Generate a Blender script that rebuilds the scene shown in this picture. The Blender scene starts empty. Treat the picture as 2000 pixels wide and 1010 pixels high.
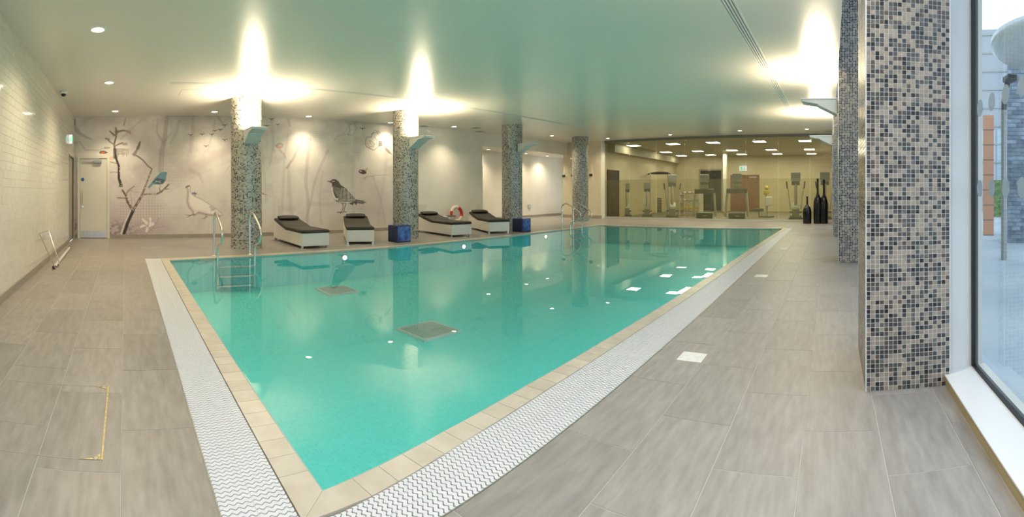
import bpy, bmesh, math, random
import numpy as np
from mathutils import Vector, Matrix
random.seed(7); rng=np.random.default_rng(5)
PI=math.pi
S=bpy.context.scene; COL=S.collection

# ---------------------------------------------------------------- camera
# The photograph is a stitched cylindrical panorama: focal 877 px, horizon at y=374,
# x=245 looks along +Y (to the mural), x=1623 looks along +X (to the gym).
F=877.0; HY=374.0; X0=245.0; H=1.25
cam=bpy.data.cameras.new('camera'); co=bpy.data.objects.new('camera',cam); COL.objects.link(co)
cam.type='PANO'; cam.panorama_type='CENTRAL_CYLINDRICAL'
thc=(1000-X0)/F; hw=1000/F
cam.central_cylindrical_range_u_min=-hw; cam.central_cylindrical_range_u_max=hw
cam.central_cylindrical_range_v_min=-(1010-HY)/F; cam.central_cylindrical_range_v_max=HY/F
cam.central_cylindrical_radius=1.0
co.location=(0,0,H); co.rotation_euler=(PI/2,0,-thc); cam.clip_start=.05; cam.clip_end=300
S.camera=co
# ---------------------------------------------------------------- world, exposure
S.view_settings.view_transform='Standard'; S.view_settings.look='None'
S.view_settings.exposure=0.28; S.view_settings.gamma=1.0; S.view_settings.use_curve_mapping=False
cy=S.cycles
cy.max_bounces=9; cy.diffuse_bounces=4; cy.glossy_bounces=5; cy.transparent_max_bounces=14; cy.transmission_bounces=4
cy.caustics_reflective=False; cy.caustics_refractive=False; cy.sample_clamp_indirect=6; cy.blur_glossy=.5
cy.use_denoising=True
W=bpy.data.worlds.new('world'); S.world=W; W.use_nodes=True
nt=W.node_tree; bg=nt.nodes['Background']
bg.inputs['Color'].default_value=(.72,.84,1,1); bg.inputs['Strength'].default_value=1.75
DOWN_W=60.0      # watts of each pool downlight
UP_W=105.0        # watts of each column uplight
GYM_E=14.0        # gym panels
POOL_FILL_W=2.8      # added underwater fill strips

# ---------------------------------------------------------------- geometry helpers
def ray(px): t=(px-X0)/F; return math.sin(t),math.cos(t)
def rho_at(px,py,z=0.): return F*(H-z)/(py-HY)
def P(px,py,z=0.):
    r=rho_at(px,py,z); s,c=ray(px); return (r*s,r*c,z)
def ceilz(x): return 3.27+.018*x
def PC(px,py):
    s,c=ray(px); z=3.4
    for _ in range(20):
        r=F*(z-H)/(HY-py); z=ceilz(r*s)
    return (r*s,r*c,z)

class MB:
    def __init__(s): s.v=[]; s.f=[]; s.sm=[]
    def add(s,v,f,smooth=False):
        o=len(s.v); s.v+= [tuple(p) for p in v]; s.f+=[tuple(i+o for i in q) for q in f]; s.sm+=[smooth]*len(f); return s
    def box(s,x0,y0,z0,x1,y1,z1):
        return s.add([(x0,y0,z0),(x1,y0,z0),(x1,y1,z0),(x0,y1,z0),(x0,y0,z1),(x1,y0,z1),(x1,y1,z1),(x0,y1,z1)],
          [(3,2,1,0),(4,5,6,7),(0,1,5,4),(1,2,6,5),(2,3,7,6),(3,0,4,7)])
    def bbox(s,x0,y0,z0,x1,y1,z1,b=.01):   # chamfered box (all edges, via convex of shrunk faces)
        bm=bmesh.new(); bmesh.ops.create_cube(bm,size=1)
        for v in bm.verts: v.co=Vector(((x0+x1)/2+v.co.x*(x1-x0),(y0+y1)/2+v.co.y*(y1-y0),(z0+z1)/2+v.co.z*(z1-z0)))
        bmesh.ops.bevel(bm,geom=bm.edges[:],offset=b,segments=2,affect='EDGES',profile=.6)
        bm.verts.ensure_lookup_table(); s.add([v.co[:] for v in bm.verts],[[v.index for v in f.verts] for f in bm.faces]); bm.free(); return s
    def prism(s,poly,a0,a1,axis='z'):
        n=len(poly)
        def m(p,a):
            return {'z':(p[0],p[1],a),'x':(a,p[0],p[1]),'y':(p[0],a,p[1])}[axis]
        v=[m(p,a0) for p in poly]+[m(p,a1) for p in poly]
        return s.add(v,[tuple(range(n))[::-1],tuple(range(n,2*n))]+[(i,(i+1)%n,n+(i+1)%n,n+i) for i in range(n)])
    def tube(s,pts,r,n=10,cap=True):
        pts=[Vector(p) for p in pts]; rs=r if isinstance(r,(list,tuple)) else [r]*len(pts)
        t0=(pts[1]-pts[0]).normalized(); u=t0.orthogonal().normalized(); v=[]; f=[]
        for i,p in enumerate(pts):
            t=(pts[min(i+1,len(pts)-1)]-pts[max(i-1,0)]).normalized()
            u=(u-t*u.dot(t)).normalized(); w=t.cross(u)
            for k in range(n):
                a=2*PI*k/n; v.append(p+(u*math.cos(a)+w*math.sin(a))*rs[i])
        for i in range(len(pts)-1):
            for k in range(n):
                f.append((i*n+k,i*n+(k+1)%n,(i+1)*n+(k+1)%n,(i+1)*n+k))
        s.add(v,f,True)
        if cap: s.add(v[:n],[tuple(range(n))[::-1]]); s.add(v[-n:],[tuple(range(n))])
        return s
    def lathe(s,prof,n=24,c=(0,0,0),smooth=True):
        v=[];f=[];m=len(prof)
        for k in range(n):
            a=2*PI*k/n
            for r,z in prof: v.append((c[0]+r*math.cos(a),c[1]+r*math.sin(a),c[2]+z))
        for k in range(n):
            k2=(k+1)%n
            for i in range(m-1): f.append((k*m+i,k2*m+i,k2*m+i+1,k*m+i+1))
        return s.add(v,f,smooth)
    def cyl(s,p0,p1,r,n=16): return s.tube([p0,p1],r,n)
    def mesh(s,name,m=None):
        me=bpy.data.meshes.new(name); me.from_pydata(s.v,[],s.f)
        me.polygons.foreach_set('use_smooth',s.sm)
        if m: me.materials.append(m)
        me.validate(); me.update(); return me
    def build(s,name,m=None,parent=None,loc=None):
        o=bpy.data.objects.new(name,s.mesh(name,m)); COL.objects.link(o)
        if parent: o.parent=parent
        if loc: o.location=loc
        return o
def recalc(o):
    bm=bmesh.new(); bm.from_mesh(o.data); bmesh.ops.recalc_face_normals(bm,faces=bm.faces[:]); bm.to_mesh(o.data); bm.free(); return o
def tag(o,label=None,cat=None,group=None,kind=None):
    if label: o['label']=label
    if cat: o['category']=cat
    if group: o['group']=group
    if kind: o['kind']=kind
    return o
def empty(name,label=None,cat=None,loc=(0,0,0),rz=0,group=None,kind=None):
    o=bpy.data.objects.new(name,None); COL.objects.link(o); o.location=loc; o.rotation_euler=(0,0,rz); o.empty_display_size=.1
    return tag(o,label,cat,group,kind)
def link(name,me,parent=None,loc=(0,0,0),rot=(0,0,0),scl=(1,1,1)):
    o=bpy.data.objects.new(name,me); COL.objects.link(o); o.location=loc; o.rotation_euler=rot; o.scale=scl
    if parent: o.parent=parent
    return o
def copy_tree(o,parent=None):
    c=o.copy(); COL.objects.link(c); c.parent=parent
    for ch in o.children: copy_tree(ch,c)
    return c
def smooth(pts,k=8):
    pts=[Vector(p) for p in pts]; out=[]
    for i in range(len(pts)-1):
        p0=pts[max(i-1,0)];p1=pts[i];p2=pts[i+1];p3=pts[min(i+2,len(pts)-1)]
        for j in range(k):
            t=j/k; out.append(.5*((2*p1)+(p2-p0)*t+(2*p0-5*p1+4*p2-p3)*t*t+(3*p1-p0-3*p2+p3)*t**3))
    out.append(pts[-1]); return out

# ---------------------------------------------------------------- materials
def L(r,g,b):  # sRGB 0-255 to linear
    f=lambda c:(c/255/12.92 if c/255<=.04045 else ((c/255+.055)/1.055)**2.4); return (f(r),f(g),f(b),1)
def mat(name,col,rough=.5,metal=0,spec=.5,emit=None,es=0,coat=0):
    m=bpy.data.materials.new(name); m.use_nodes=True; b=m.node_tree.nodes['Principled BSDF']
    b.inputs['Base Color'].default_value=col; b.inputs['Roughness'].default_value=rough; b.inputs['Metallic'].default_value=metal
    b.inputs['Specular IOR Level'].default_value=spec; b.inputs['Coat Weight'].default_value=coat; b.inputs['Coat Roughness'].default_value=.05
    if emit: b.inputs['Emission Color'].default_value=emit; b.inputs['Emission Strength'].default_value=es
    return m
def nodes(m): return m.node_tree.nodes,m.node_tree.links,m.node_tree.nodes['Principled BSDF']
def noisy(name,c1,c2,scale=(8,8,8),rough=.5,detail=4,bump=0,rand=0,lo=.35,hi=.65,spec=.5,rvar=0,ns=1):
    """two-colour noise in world position, optional random shift per object and per island"""
    m=mat(name,c1,rough,spec=spec); N,K,b=nodes(m)
    g=N.new('ShaderNodeNewGeometry'); mp=N.new('ShaderNodeMapping'); mp.inputs['Scale'].default_value=scale
    K.new(g.outputs['Position'],mp.inputs['Vector'])
    oi=N.new('ShaderNodeObjectInfo'); ad=N.new('ShaderNodeMath'); ad.operation='ADD'
    K.new(oi.outputs['Random'],ad.inputs[0]); K.new(g.outputs['Random Per Island'],ad.inputs[1])
    fr=N.new('ShaderNodeMath'); fr.operation='FRACT'; K.new(ad.outputs[0],fr.inputs[0])
    vm=N.new('ShaderNodeVectorMath'); vm.operation='ADD'; cm=N.new('ShaderNodeMath'); cm.operation='MULTIPLY'; cm.inputs[1].default_value=(37. if rand else 0.)
    K.new(fr.outputs[0],cm.inputs[0]); K.new(mp.outputs[0],vm.inputs[0]); K.new(cm.outputs[0],vm.inputs[1])
    n=N.new('ShaderNodeTexNoise'); n.inputs['Scale'].default_value=ns; n.inputs['Detail'].default_value=detail; K.new(vm.outputs[0],n.inputs['Vector'])
    r=N.new('ShaderNodeValToRGB'); r.color_ramp.elements[0].position=lo; r.color_ramp.elements[1].position=hi
    r.color_ramp.elements[0].color=c1; r.color_ramp.elements[1].color=c2; K.new(n.outputs['Fac'],r.inputs[0])
    out=r.outputs[0]
    if rand:
        hs=N.new('ShaderNodeHueSaturation'); mr=N.new('ShaderNodeMapRange'); mr.inputs['To Min'].default_value=1-rand; mr.inputs['To Max'].default_value=1+rand
        K.new(fr.outputs[0],mr.inputs['Value']); K.new(mr.outputs[0],hs.inputs['Value']); K.new(out,hs.inputs['Color']); out=hs.outputs[0]
    K.new(out,b.inputs['Base Color'])
    if bump:
        bp=N.new('ShaderNodeBump'); bp.inputs['Strength'].default_value=bump; bp.inputs['Distance'].default_value=.003
        K.new(n.outputs['Fac'],bp.inputs['Height']); K.new(bp.outputs[0],b.inputs['Normal'])
    if rvar:
        mr=N.new('ShaderNodeMapRange'); mr.inputs['To Min'].default_value=rough-rvar; mr.inputs['To Max'].default_value=rough+rvar
        K.new(n.outputs['Fac'],mr.inputs['Value']); K.new(mr.outputs[0],b.inputs['Roughness'])
    return m
def mosaic_mat(name,cols,rough=.2,warm=0):
    m=mat(name,cols[0][1],rough); N,K,b=nodes(m)
    g=N.new('ShaderNodeNewGeometry'); r=N.new('ShaderNodeValToRGB'); r.color_ramp.interpolation='CONSTANT'
    e=r.color_ramp.elements
    e[0].position=0; e[0].color=cols[0][1]; e[1].position=cols[1][0]; e[1].color=cols[1][1]
    for p,c in cols[2:]: x=e.new(p); x.color=c
    K.new(g.outputs['Random Per Island'],r.inputs[0])
    n=N.new('ShaderNodeTexNoise'); n.inputs['Scale'].default_value=90; n.inputs['Detail'].default_value=3
    mp=N.new('ShaderNodeMapping'); mp.inputs['Scale'].default_value=(.35,1,1); K.new(g.outputs['Position'],mp.inputs[0]); K.new(mp.outputs[0],n.inputs['Vector'])
    mr=N.new('ShaderNodeMapRange'); mr.inputs['To Min'].default_value=.75; mr.inputs['To Max'].default_value=1.25; K.new(n.outputs['Fac'],mr.inputs['Value'])
    hs=N.new('ShaderNodeHueSaturation'); K.new(mr.outputs[0],hs.inputs['Value']); K.new(r.outputs[0],hs.inputs['Color']); K.new(hs.outputs[0],b.inputs['Base Color'])
    return m
def glass(name,tint=(.95,.97,.96,1),milk=0,milkcol=(.8,.8,.75,1),ior=1.5,rough=0,refl=1.):
    m=bpy.data.materials.new(name); m.use_nodes=True; N=m.node_tree.nodes; K=m.node_tree.links
    for n in list(N):
        if n.type!='OUTPUT_MATERIAL': N.remove(n)
    o=[n for n in N if n.type=='OUTPUT_MATERIAL'][0]
    t=N.new('ShaderNodeBsdfTransparent'); t.inputs[0].default_value=tint
    base=t.outputs[0]
    if milk:
        d=N.new('ShaderNodeBsdfDiffuse'); d.inputs[0].default_value=milkcol; tr=N.new('ShaderNodeBsdfTranslucent'); tr.inputs[0].default_value=milkcol
        a=N.new('ShaderNodeMixShader'); a.inputs[0].default_value=.5; K.new(d.outputs[0],a.inputs[1]); K.new(tr.outputs[0],a.inputs[2])
        mx=N.new('ShaderNodeMixShader'); mx.inputs[0].default_value=milk; K.new(base,mx.inputs[1]); K.new(a.outputs[0],mx.inputs[2]); base=mx.outputs[0]
    g=N.new('ShaderNodeBsdfGlossy'); g.inputs['Roughness'].default_value=rough
    fr=N.new('ShaderNodeFresnel'); fr.inputs[0].default_value=ior
    ge=N.new('ShaderNodeNewGeometry'); bk=N.new('ShaderNodeMath'); bk.operation='SUBTRACT'; bk.inputs[0].default_value=refl; K.new(ge.outputs['Backfacing'],bk.inputs[1]); bk.use_clamp=True
    ml=N.new('ShaderNodeMath'); ml.operation='MULTIPLY'; K.new(bk.outputs[0],ml.inputs[1]); K.new(fr.outputs[0],ml.inputs[0])
    mx=N.new('ShaderNodeMixShader'); K.new(ml.outputs[0],mx.inputs[0]); K.new(base,mx.inputs[1]); K.new(g.outputs[0],mx.inputs[2])
    K.new(mx.outputs[0],o.inputs[0]); m.diffuse_color=(*tint[:3],.3); return m,N,K,g,fr
def emis(name,col,s): return mat(name,(0,0,0,1),.5,emit=col,es=s)
NEUT=(1,.96,.92,1); WARM=(1,.83,.56,1); WARM2=(1,.84,.58,1)
M={}
M['ceil']=mat('ceiling_satin_paint',(.80,.76,.69,1),.30,spec=.75)
M['white']=mat('white_paint',(.80,.79,.76,1),.5)
M['wallwhite']=noisy('cream_gloss_wall',(.80,.76,.67,1),(.84,.80,.72,1),(2,2,2),.16)
M['base']=noisy('skirting_taupe',(.30,.27,.22,1),(.36,.32,.26,1),(3,3,8),.4)
M['dark']=mat('dark_gap',(.03,.028,.025,1),.6)
M['chrome']=mat('polished_steel',(.78,.76,.72,1),.12,1)
M['steel']=noisy('brushed_steel',(.50,.48,.45,1),(.62,.60,.56,1),(40,40,2),.3); M['steel'].node_tree.nodes['Principled BSDF'].inputs['Metallic'].default_value=.9
M['brass']=noisy('brass_trim',(.34,.26,.12,1),(.50,.40,.20,1),(60,60,60),.35); M['brass'].node_tree.nodes['Principled BSDF'].inputs['Metallic'].default_value=.7
M['grout']=mat('floor_grout',(.42,.40,.37,1),.7)
M['tileA']=noisy('stone_plank_along_y',(.21,.185,.16,1),(.33,.298,.265,1),(26,5,10),.38,9,rand=.08,rvar=.08,bump=.15,lo=.22,hi=.72)
M['tileB']=noisy('stone_plank_along_x',(.21,.195,.185,1),(.32,.305,.29,1),(5,26,10),.38,9,rand=.08,rvar=.08,bump=.15,lo=.22,hi=.72)
M['coping']=noisy('beige_coping_stone',(.52,.46,.37,1),(.60,.54,.45,1),(7,7,7),.28,rand=.06)
M['grate']=mat('white_grate_plastic',(.66,.66,.68,1),.35)
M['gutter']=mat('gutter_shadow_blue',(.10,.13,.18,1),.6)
M['walltile']=noisy('cream_glazed_wall_tile',(.74,.70,.60,1),(.78,.745,.65,1),(3,3,3),.10,rand=.02)
M['wallgrout']=mat('wall_grout',(.72,.69,.60,1),.7)
M['mos']=mosaic_mat('grey_beige_mosaic',[(0,(.34,.29,.235,1)),(.25,(.28,.24,.20,1)),(.44,(.085,.08,.08,1)),(.60,(.05,.052,.058,1)),(.74,(.13,.125,.12,1)),(.82,(.022,.021,.024,1)),(.92,(.10,.075,.065,1))],.22)
M['mosr']=mosaic_mat('pale_grey_mosaic',[(0,(.50,.48,.41,1)),(.32,(.38,.37,.33,1)),(.58,(.22,.225,.20,1)),(.74,(.30,.30,.28,1)),(.88,(.07,.075,.08,1))],.16)
M['mosgrout']=mat('mosaic_grout',(.82,.80,.76,1),.6)
M['mosgroutr']=mat('mosaic_grout_round',(.52,.50,.44,1),.6)
M['lampbody']=mat('lamp_white_enamel',(.62,.66,.66,1),.35)
M['lampglow']=emis('uplight_lens',WARM,30)
M['down']=emis('downlight_glow',WARM2,28)
M['ring']=mat('downlight_ring',(.85,.82,.74,1),.3)
M['slot']=mat('slot_grey',(.20,.20,.18,1),.6)
M['lounge']=noisy('woven_white_resin',(.74,.72,.66,1),(.80,.78,.72,1),(90,90,90),.45,bump=.4)
M['cushion']=noisy('dark_brown_cushion',(.018,.014,.010,1),(.032,.026,.019,1),(60,60,60),.65,bump=.2)
M['cubeblue']=noisy('mottled_blue_glaze',(.012,.035,.20,1),(.10,.22,.62,1),(9,9,9),.15,6,lo=.3,hi=.7)
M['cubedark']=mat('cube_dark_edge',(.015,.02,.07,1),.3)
M['vase']=mat('black_glazed_vase',(.004,.004,.005,1),.12)
M['red']=mat('buoy_red',(.55,.03,.02,1),.45); M['buoyw']=mat('buoy_white',(.75,.70,.60,1),.45)
M['doorw']=mat('door_cream',(.72,.68,.57,1),.4)
M['black']=mat('black_plastic',(.012,.012,.013,1),.35)
M['silver']=mat('silver_plastic',(.36,.36,.34,1),.35,.3)
M['grey']=mat('grey_plastic',(.09,.09,.085,1),.4)
M['pale']=mat('pale_machine',(.56,.55,.50,1),.4)
M['clear']=glass('clear_acrylic',(.96,.96,.95,1),.06,(.8,.78,.72,1),1.3,refl=.5)[0]
M['gymwall']=mat('gym_wall',(.60,.54,.37,1),.6)
M['gymceil']=mat('gym_ceiling',(.50,.47,.34,1),.5)
M['gymfloor']=noisy('gym_floor',(.16,.14,.10,1),(.20,.17,.12,1),(3,3,3),.5)
M['wood']=noisy('brown_door_wood',(.17,.065,.03,1),(.24,.10,.045,1),(1,14,1.5),.4)
M['maroon']=mat('maroon_door',(.045,.012,.018,1),.35)
M['panel']=emis('gym_light_panel',(1,.93,.78,1),GYM_E)
M['green']=emis('exit_green',(.1,.8,.35,1),1.); M['signw']=emis('sign_white',(1,1,.95,1),.75)
M['bluesign']=mat('blue_sign',(.02,.12,.35,1),.4)
M['yellow']=mat('yellow_plastic',(.55,.42,.05,1),.4)
M['orange']=mat('orange_panel',(.75,.33,.16,1),.6)
M['gasket']=mat('black_gasket',(.01,.01,.01,1),.5)
M['drain']=noisy('drain_steel',(.40,.42,.36,1),(.52,.52,.44,1),(9,9,9),.5)
M['marble']=noisy('white_marker_marble',(.72,.72,.70,1),(.85,.84,.80,1),(20,20,20),.25)

# mural print colours come from a per-vertex colour
mm=mat('mural_print',(1,1,1,1),.55,spec=.3); N,K,b=nodes(mm)
ca=N.new('ShaderNodeVertexColor'); ca.layer_name='print'; K.new(ca.outputs[0],b.inputs['Base Color']); M['mural']=mm
# pool mosaic: small aqua tiles (2.5 cm, too small to pick apart under water)
pm=mat('aqua_pool_mosaic',(.2,.7,.6,1),.4); N,K,b=nodes(pm)
g=N.new('ShaderNodeNewGeometry'); br=N.new('ShaderNodeTexBrick'); br.offset=0; br.inputs['Scale'].default_value=1
br.inputs['Brick Width'].default_value=.03; br.inputs['Row Height'].default_value=.03; br.inputs['Mortar Size'].default_value=.0015
br.inputs['Color1'].default_value=(.105,.60,.585,1); br.inputs['Color2'].default_value=(.125,.66,.64,1); br.inputs['Mortar'].default_value=(.16,.69,.66,1)
K.new(g.outputs['Position'],br.inputs['Vector']); K.new(br.outputs[0],b.inputs['Base Color']); M['pool']=pm
# water
wm,N,K,gl,fr=glass('pool_water',(.82,.985,.98,1),ior=1.33)
n=N.new('ShaderNodeTexNoise'); n.inputs['Scale'].default_value=1.6; n.inputs['Detail'].default_value=1
gg=N.new('ShaderNodeNewGeometry'); K.new(gg.outputs['Position'],n.inputs['Vector'])
bp=N.new('ShaderNodeBump'); bp.inputs['Strength'].default_value=.05; bp.inputs['Distance'].default_value=.02; K.new(n.outputs['Fac'],bp.inputs['Height']); K.new(bp.outputs[0],gl.inputs['Normal'])
M['water']=wm
M['gglass']=glass('gym_glass',(.86,.87,.80,1),.015,(.7,.68,.5,1),1.5)[0]
M['film']=glass('frosted_band',(.90,.90,.84,1),.10,(.55,.53,.40,1),1.0,refl=0)[0]
M['wglass']=glass('window_glass',(.93,.97,.98,1),0)[0]
M['dot']=glass('glass_dot',(.8,.85,.86,1),.65,(.45,.50,.52,1),1.0,refl=0)[0]
M['frame']=mat('window_frame_white',(.72,.73,.73,1),.35)
M['satinwall']=mat('backpainted_glass_wall',(.66,.60,.44,1),.04,spec=1.,coat=1)

# ---------------------------------------------------------------- lights helper
def area(name,loc,size,w,col,rot=(0,0,0),shape='DISK',sy=None,spread=PI):
    l=bpy.data.lights.new(name,'AREA'); l.shape=shape; l.size=size; l.energy=w; l.color=col[:3]; l.spread=spread
    if sy: l.size_y=sy
    o=bpy.data.objects.new(name,l); COL.objects.link(o); o.location=loc; o.rotation_euler=rot; return o
def spot(name,loc,w,col,ang,blend=.6,rad=.06,rot=(0,0,0)):
    l=bpy.data.lights.new(name,'SPOT'); l.energy=w; l.color=col[:3]; l.spot_size=ang; l.spot_blend=blend; l.shadow_soft_size=rad
    o=bpy.data.objects.new(name,l); COL.objects.link(o); o.location=loc; o.rotation_euler=rot; return o

# ================================================================ STRUCTURE
# pool water edge, from the near corner along the window side, round to the far side
SB=[(.80,1.70),(1.55,1.785),(2.3,1.82),(3.3,1.825),(4.8,1.80),(9.8,1.74),(15.05,1.62)]
SC=[(15.05,1.62),(14.45,8.20)]
SF=[(14.45,8.20),(9.3,8.30),(6.0,8.36),(3.6,8.41),(1.5,8.26),(.80,8.13)]
SA=[(.80,8.13),(.80,1.70)]
GX=.36; GY=1.31; CW=.145; CF=.24
XL=-1.37; YB=12.0; XE=18.3; YG=-.95; XG=28.; YGL=10.1
def off(p,d):   # offset a polyline outward (to the right of travel)
    out=[]
    for i,q in enumerate(p):
        a=Vector(p[max(i-1,0)]); b_=Vector(p[min(i+1,len(p)-1)]); t=(b_-a).normalized(); out.append((q[0]+t.y*d,q[1]-t.x*d))
    return out

# --- pool basin
DEP=.62; WZ=-.022
ring=SB+SC[1:]+SF[1:]+SA[1:-1]
n=len(ring)
pool=empty('swimming_pool','large rectangular indoor pool with aqua mosaic basin and beige coping','pool',(0,0,0))
mb=MB(); mb.add([(x,y,.0-.012) for x,y in ring]+[(x,y,-DEP) for x,y in ring],[(i,n+i,n+(i+1)%n,(i+1)%n) for i in range(n)]+[tuple(range(n,2*n))])
basin=mb.build('basin',M['pool'],pool)
bm=bmesh.new(); bm.from_mesh(basin.data); bmesh.ops.triangulate(bm,faces=[f for f in bm.faces if len(f.verts)>4]); bm.to_mesh(basin.data); bm.free()
wt=MB().add([(x,y,WZ) for x,y in ring],[tuple(range(n))]).build('pool_water',M['water'])
bm=bmesh.new(); bm.from_mesh(wt.data); bmesh.ops.triangulate(bm,faces=bm.faces[:]); bmesh.ops.recalc_face_normals(bm,faces=bm.faces[:]); bm.to_mesh(wt.data); bm.free()
if wt.data.polygons[0].normal.z<0: wt.data.flip_normals()
tag(wt,'still turquoise water filling the whole swimming pool','water',kind='stuff')
# coping tiles, each its own object
def resample(p,step):
    seg=[(Vector(p[i]),Vector(p[i+1])) for i in range(len(p)-1)]; Ls=[(b_-a).length for a,b_ in seg]; T=sum(Ls); k=max(1,round(T/step)); out=[]
    for j in range(k+1):
        s=T*j/k
        for (a,b_),l in zip(seg,Ls):
            if s<=l+1e-6: out.append(tuple(a.lerp(b_,min(1,s/l)))); break
            s-=l
    return out
def coping(p,step,wid,name='coping_tile',mit0=0,mit1=0):
    q=resample(p,step); o=off(q,wid)
    # mitre ends so that corners close
    if mit0: o[0]=mit0
    if mit1: o[-1]=mit1
    for i in range(len(q)-1):
        a,b_,c,d=[Vector(t) for t in (q[i],q[i+1],o[i+1],o[i])]; g=.0015; t=(b_-a).normalized()*g; u=(c-d).normalized()*g
        vs=[a+t,b_-t,c-u,d+u]; zt=.001; r=.008
        nin=(vs[0]-vs[3]).normalized()*r; nin2=(vs[1]-vs[2]).normalized()*r
        V=[(vs[0].x,vs[0].y,zt-r),(vs[1].x,vs[1].y,zt-r),(vs[1].x-nin2.x,vs[1].y-nin2.y,zt),(vs[0].x-nin.x,vs[0].y-nin.y,zt),
           (vs[2].x,vs[2].y,zt),(vs[3].x,vs[3].y,zt),(vs[0].x,vs[0].y,-.06),(vs[1].x,vs[1].y,-.06),(vs[2].x,vs[2].y,-.06),(vs[3].x,vs[3].y,-.06)]
        FA=[(0,1,2,3),(3,2,4,5),(6,7,1,0),(9,5,4,8),(7,8,4,2,1),(6,0,3,5,9)]
        recalc(MB().add(V,FA).build(name,M['coping'],pool))
oA=(.80-CW,1.70-CW*.93)
oD=(15.05+CF,1.62-CW); oC=(14.45+CF,8.20+CF); oB=(.80-CW,8.13+CF)
coping(SB,.145,CW,mit0=oA,mit1=oD); coping(SC,.4,CF,mit0=oD,mit1=oC); coping(SF,.30,CF,mit0=oC,mit1=oB); coping(SA,.145,CW,mit0=oB,mit1=oA)
cs=MB()
cl=[oA]+off(resample(SB,.5),CW)[1:-1]+[oD,oC]+off(resample(SF,.5),CF)[1:-1]+[oB]
il=[SB[0]]+resample(SB,.5)[1:-1]+[SB[-1],SF[0]]+resample(SF,.5)[1:-1]+[SF[-1]]
m_=len(cl); cs.add([(x,y,-.0015) for x,y in il]+[(x,y,-.0015) for x,y in cl],[(i,(i+1)%m_,m_+(i+1)%m_,m_+i) for i in range(m_)])
cs.build('coping_bed',M['grout'],pool)

# --- floor slab (grout coloured) around the pool, tiles on top
fl=MB(); zt=-.0022; zb=-.12
fl.box(XL,YG,zb,GX,YB,zt); fl.box(GX,YG,zb,XE,GY,zt)
fo=[(oC[0],oC[1])]+off(resample(SF,1.),CF)[1:-1]+[oB,(GX,oB[1])]
fl.add([(x,y,zt) for x,y in fo]+[(x,YB+1.6,zt) for x,y in fo],[(i,i+1,len(fo)+i+1,len(fo)+i) for i in range(len(fo)-1)])
fl.add([(oD[0],GY,zt),(XE,GY,zt),(XE,YB+1.6,zt),(oC[0],YB+1.6,zt),(oC[0],oC[1],zt)],[(0,1,2,3,4)])
floor=recalc(fl.build('floor',M['grout'])); tag(floor,kind='structure')
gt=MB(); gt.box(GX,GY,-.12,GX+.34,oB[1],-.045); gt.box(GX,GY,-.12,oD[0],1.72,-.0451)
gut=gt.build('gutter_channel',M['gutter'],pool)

def clip(poly,nx,ny,c):   # keep nx*x+ny*y<=c
    out=[]
    for i in range(len(poly)):
        a=poly[i]; b_=poly[(i+1)%len(poly)]; da=nx*a[0]+ny*a[1]-c; db=nx*b_[0]+ny*b_[1]-c
        if da<=0: out.append(a)
        if (da<0)!=(db<0) and abs(da-db)>1e-9: t=da/(da-db); out.append((a[0]+(b_[0]-a[0])*t,a[1]+(b_[1]-a[1])*t))
    return out
def lineclip(poly,a,b_):  # keep the right-hand side of a->b
    nx,ny=-(b_[1]-a[1]),(b_[0]-a[0]); return clip(poly,nx,ny,nx*a[0]+ny*a[1])
tiles=[]
G=.0024; TW=.39; TL=.785
# strip along the left wall, planks run along Y
for k in range(-4,1):
    x0=-.02+k*TW if k<0 else -.02; x1=min(x0+TW,GX); x0=max(x0,XL)
    if x1-x0<.03: continue
    ph=3.135 if k%2==0 else 2.78
    y=ph-6*TL
    while y<YB:
        y0,y1=max(y,YG+.2),min(y+TL,YB)
        if y1>y0+.03: tiles.append(('A',[(x0+G,y0+G),(x1-G,y0+G),(x1-G,y1-G),(x0+G,y1-G)]))
        y+=TL
for k in range(0,6):   # window side, planks run along X
    y1=GY-k*TW; y0=y1-TW
    ph=1.96 if k%2==0 else 2.335
    x=ph-3*TL
    while x<XE:
        x0,x1=max(x,GX),min(x+TL,XE)
        if x1>x0+.03: tiles.append(('B',[(x0+G,max(y0,-.73)+G),(x1-G,max(y0,-.73)+G),(x1-G,y1-G),(x0+G,y1-G)]))
        x+=TL
    if y0<-.73: break
fo2=[(oC[0],oC[1])]+off(SF,CF)[1:-1]+[oB]
for k in range(0,14):   # far deck and gym end
    y0=8.30+k*TW; y1=y0+TW; x=-.2*(k%2)+GX-.3
    while x<XE:
        x0,x1=max(x,GX),min(x+TL,XE); x+=TL
        if x1<x0+.03 or y0>13.4: continue
        p=[(x0+G,y0+G),(x1-G,y0+G),(x1-G,y1-G),(x0+G,y1-G)]
        if k<2:
            cx=(x0+x1)/2
            for i in range(len(fo2)-1):
                if fo2[i+1][0]<=cx<=fo2[i][0]: p=lineclip(p,fo2[i],fo2[i+1])
        if len(p)>2: tiles.append(('C',p))
for k in range(-18,0):
    y0=8.30+k*TW; y1=y0+TW; x=14.9
    if y1<=GY: continue
    while x<XE:
        p=[(x+G,max(y0,GY)+G),(min(x+TL,XE)-G,max(y0,GY)+G),(min(x+TL,XE)-G,y1-G),(x+G,y1-G)]; x+=TL
        p=lineclip(p,oD,oC)
        if len(p)>2: tiles.append(('C',p))
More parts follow.
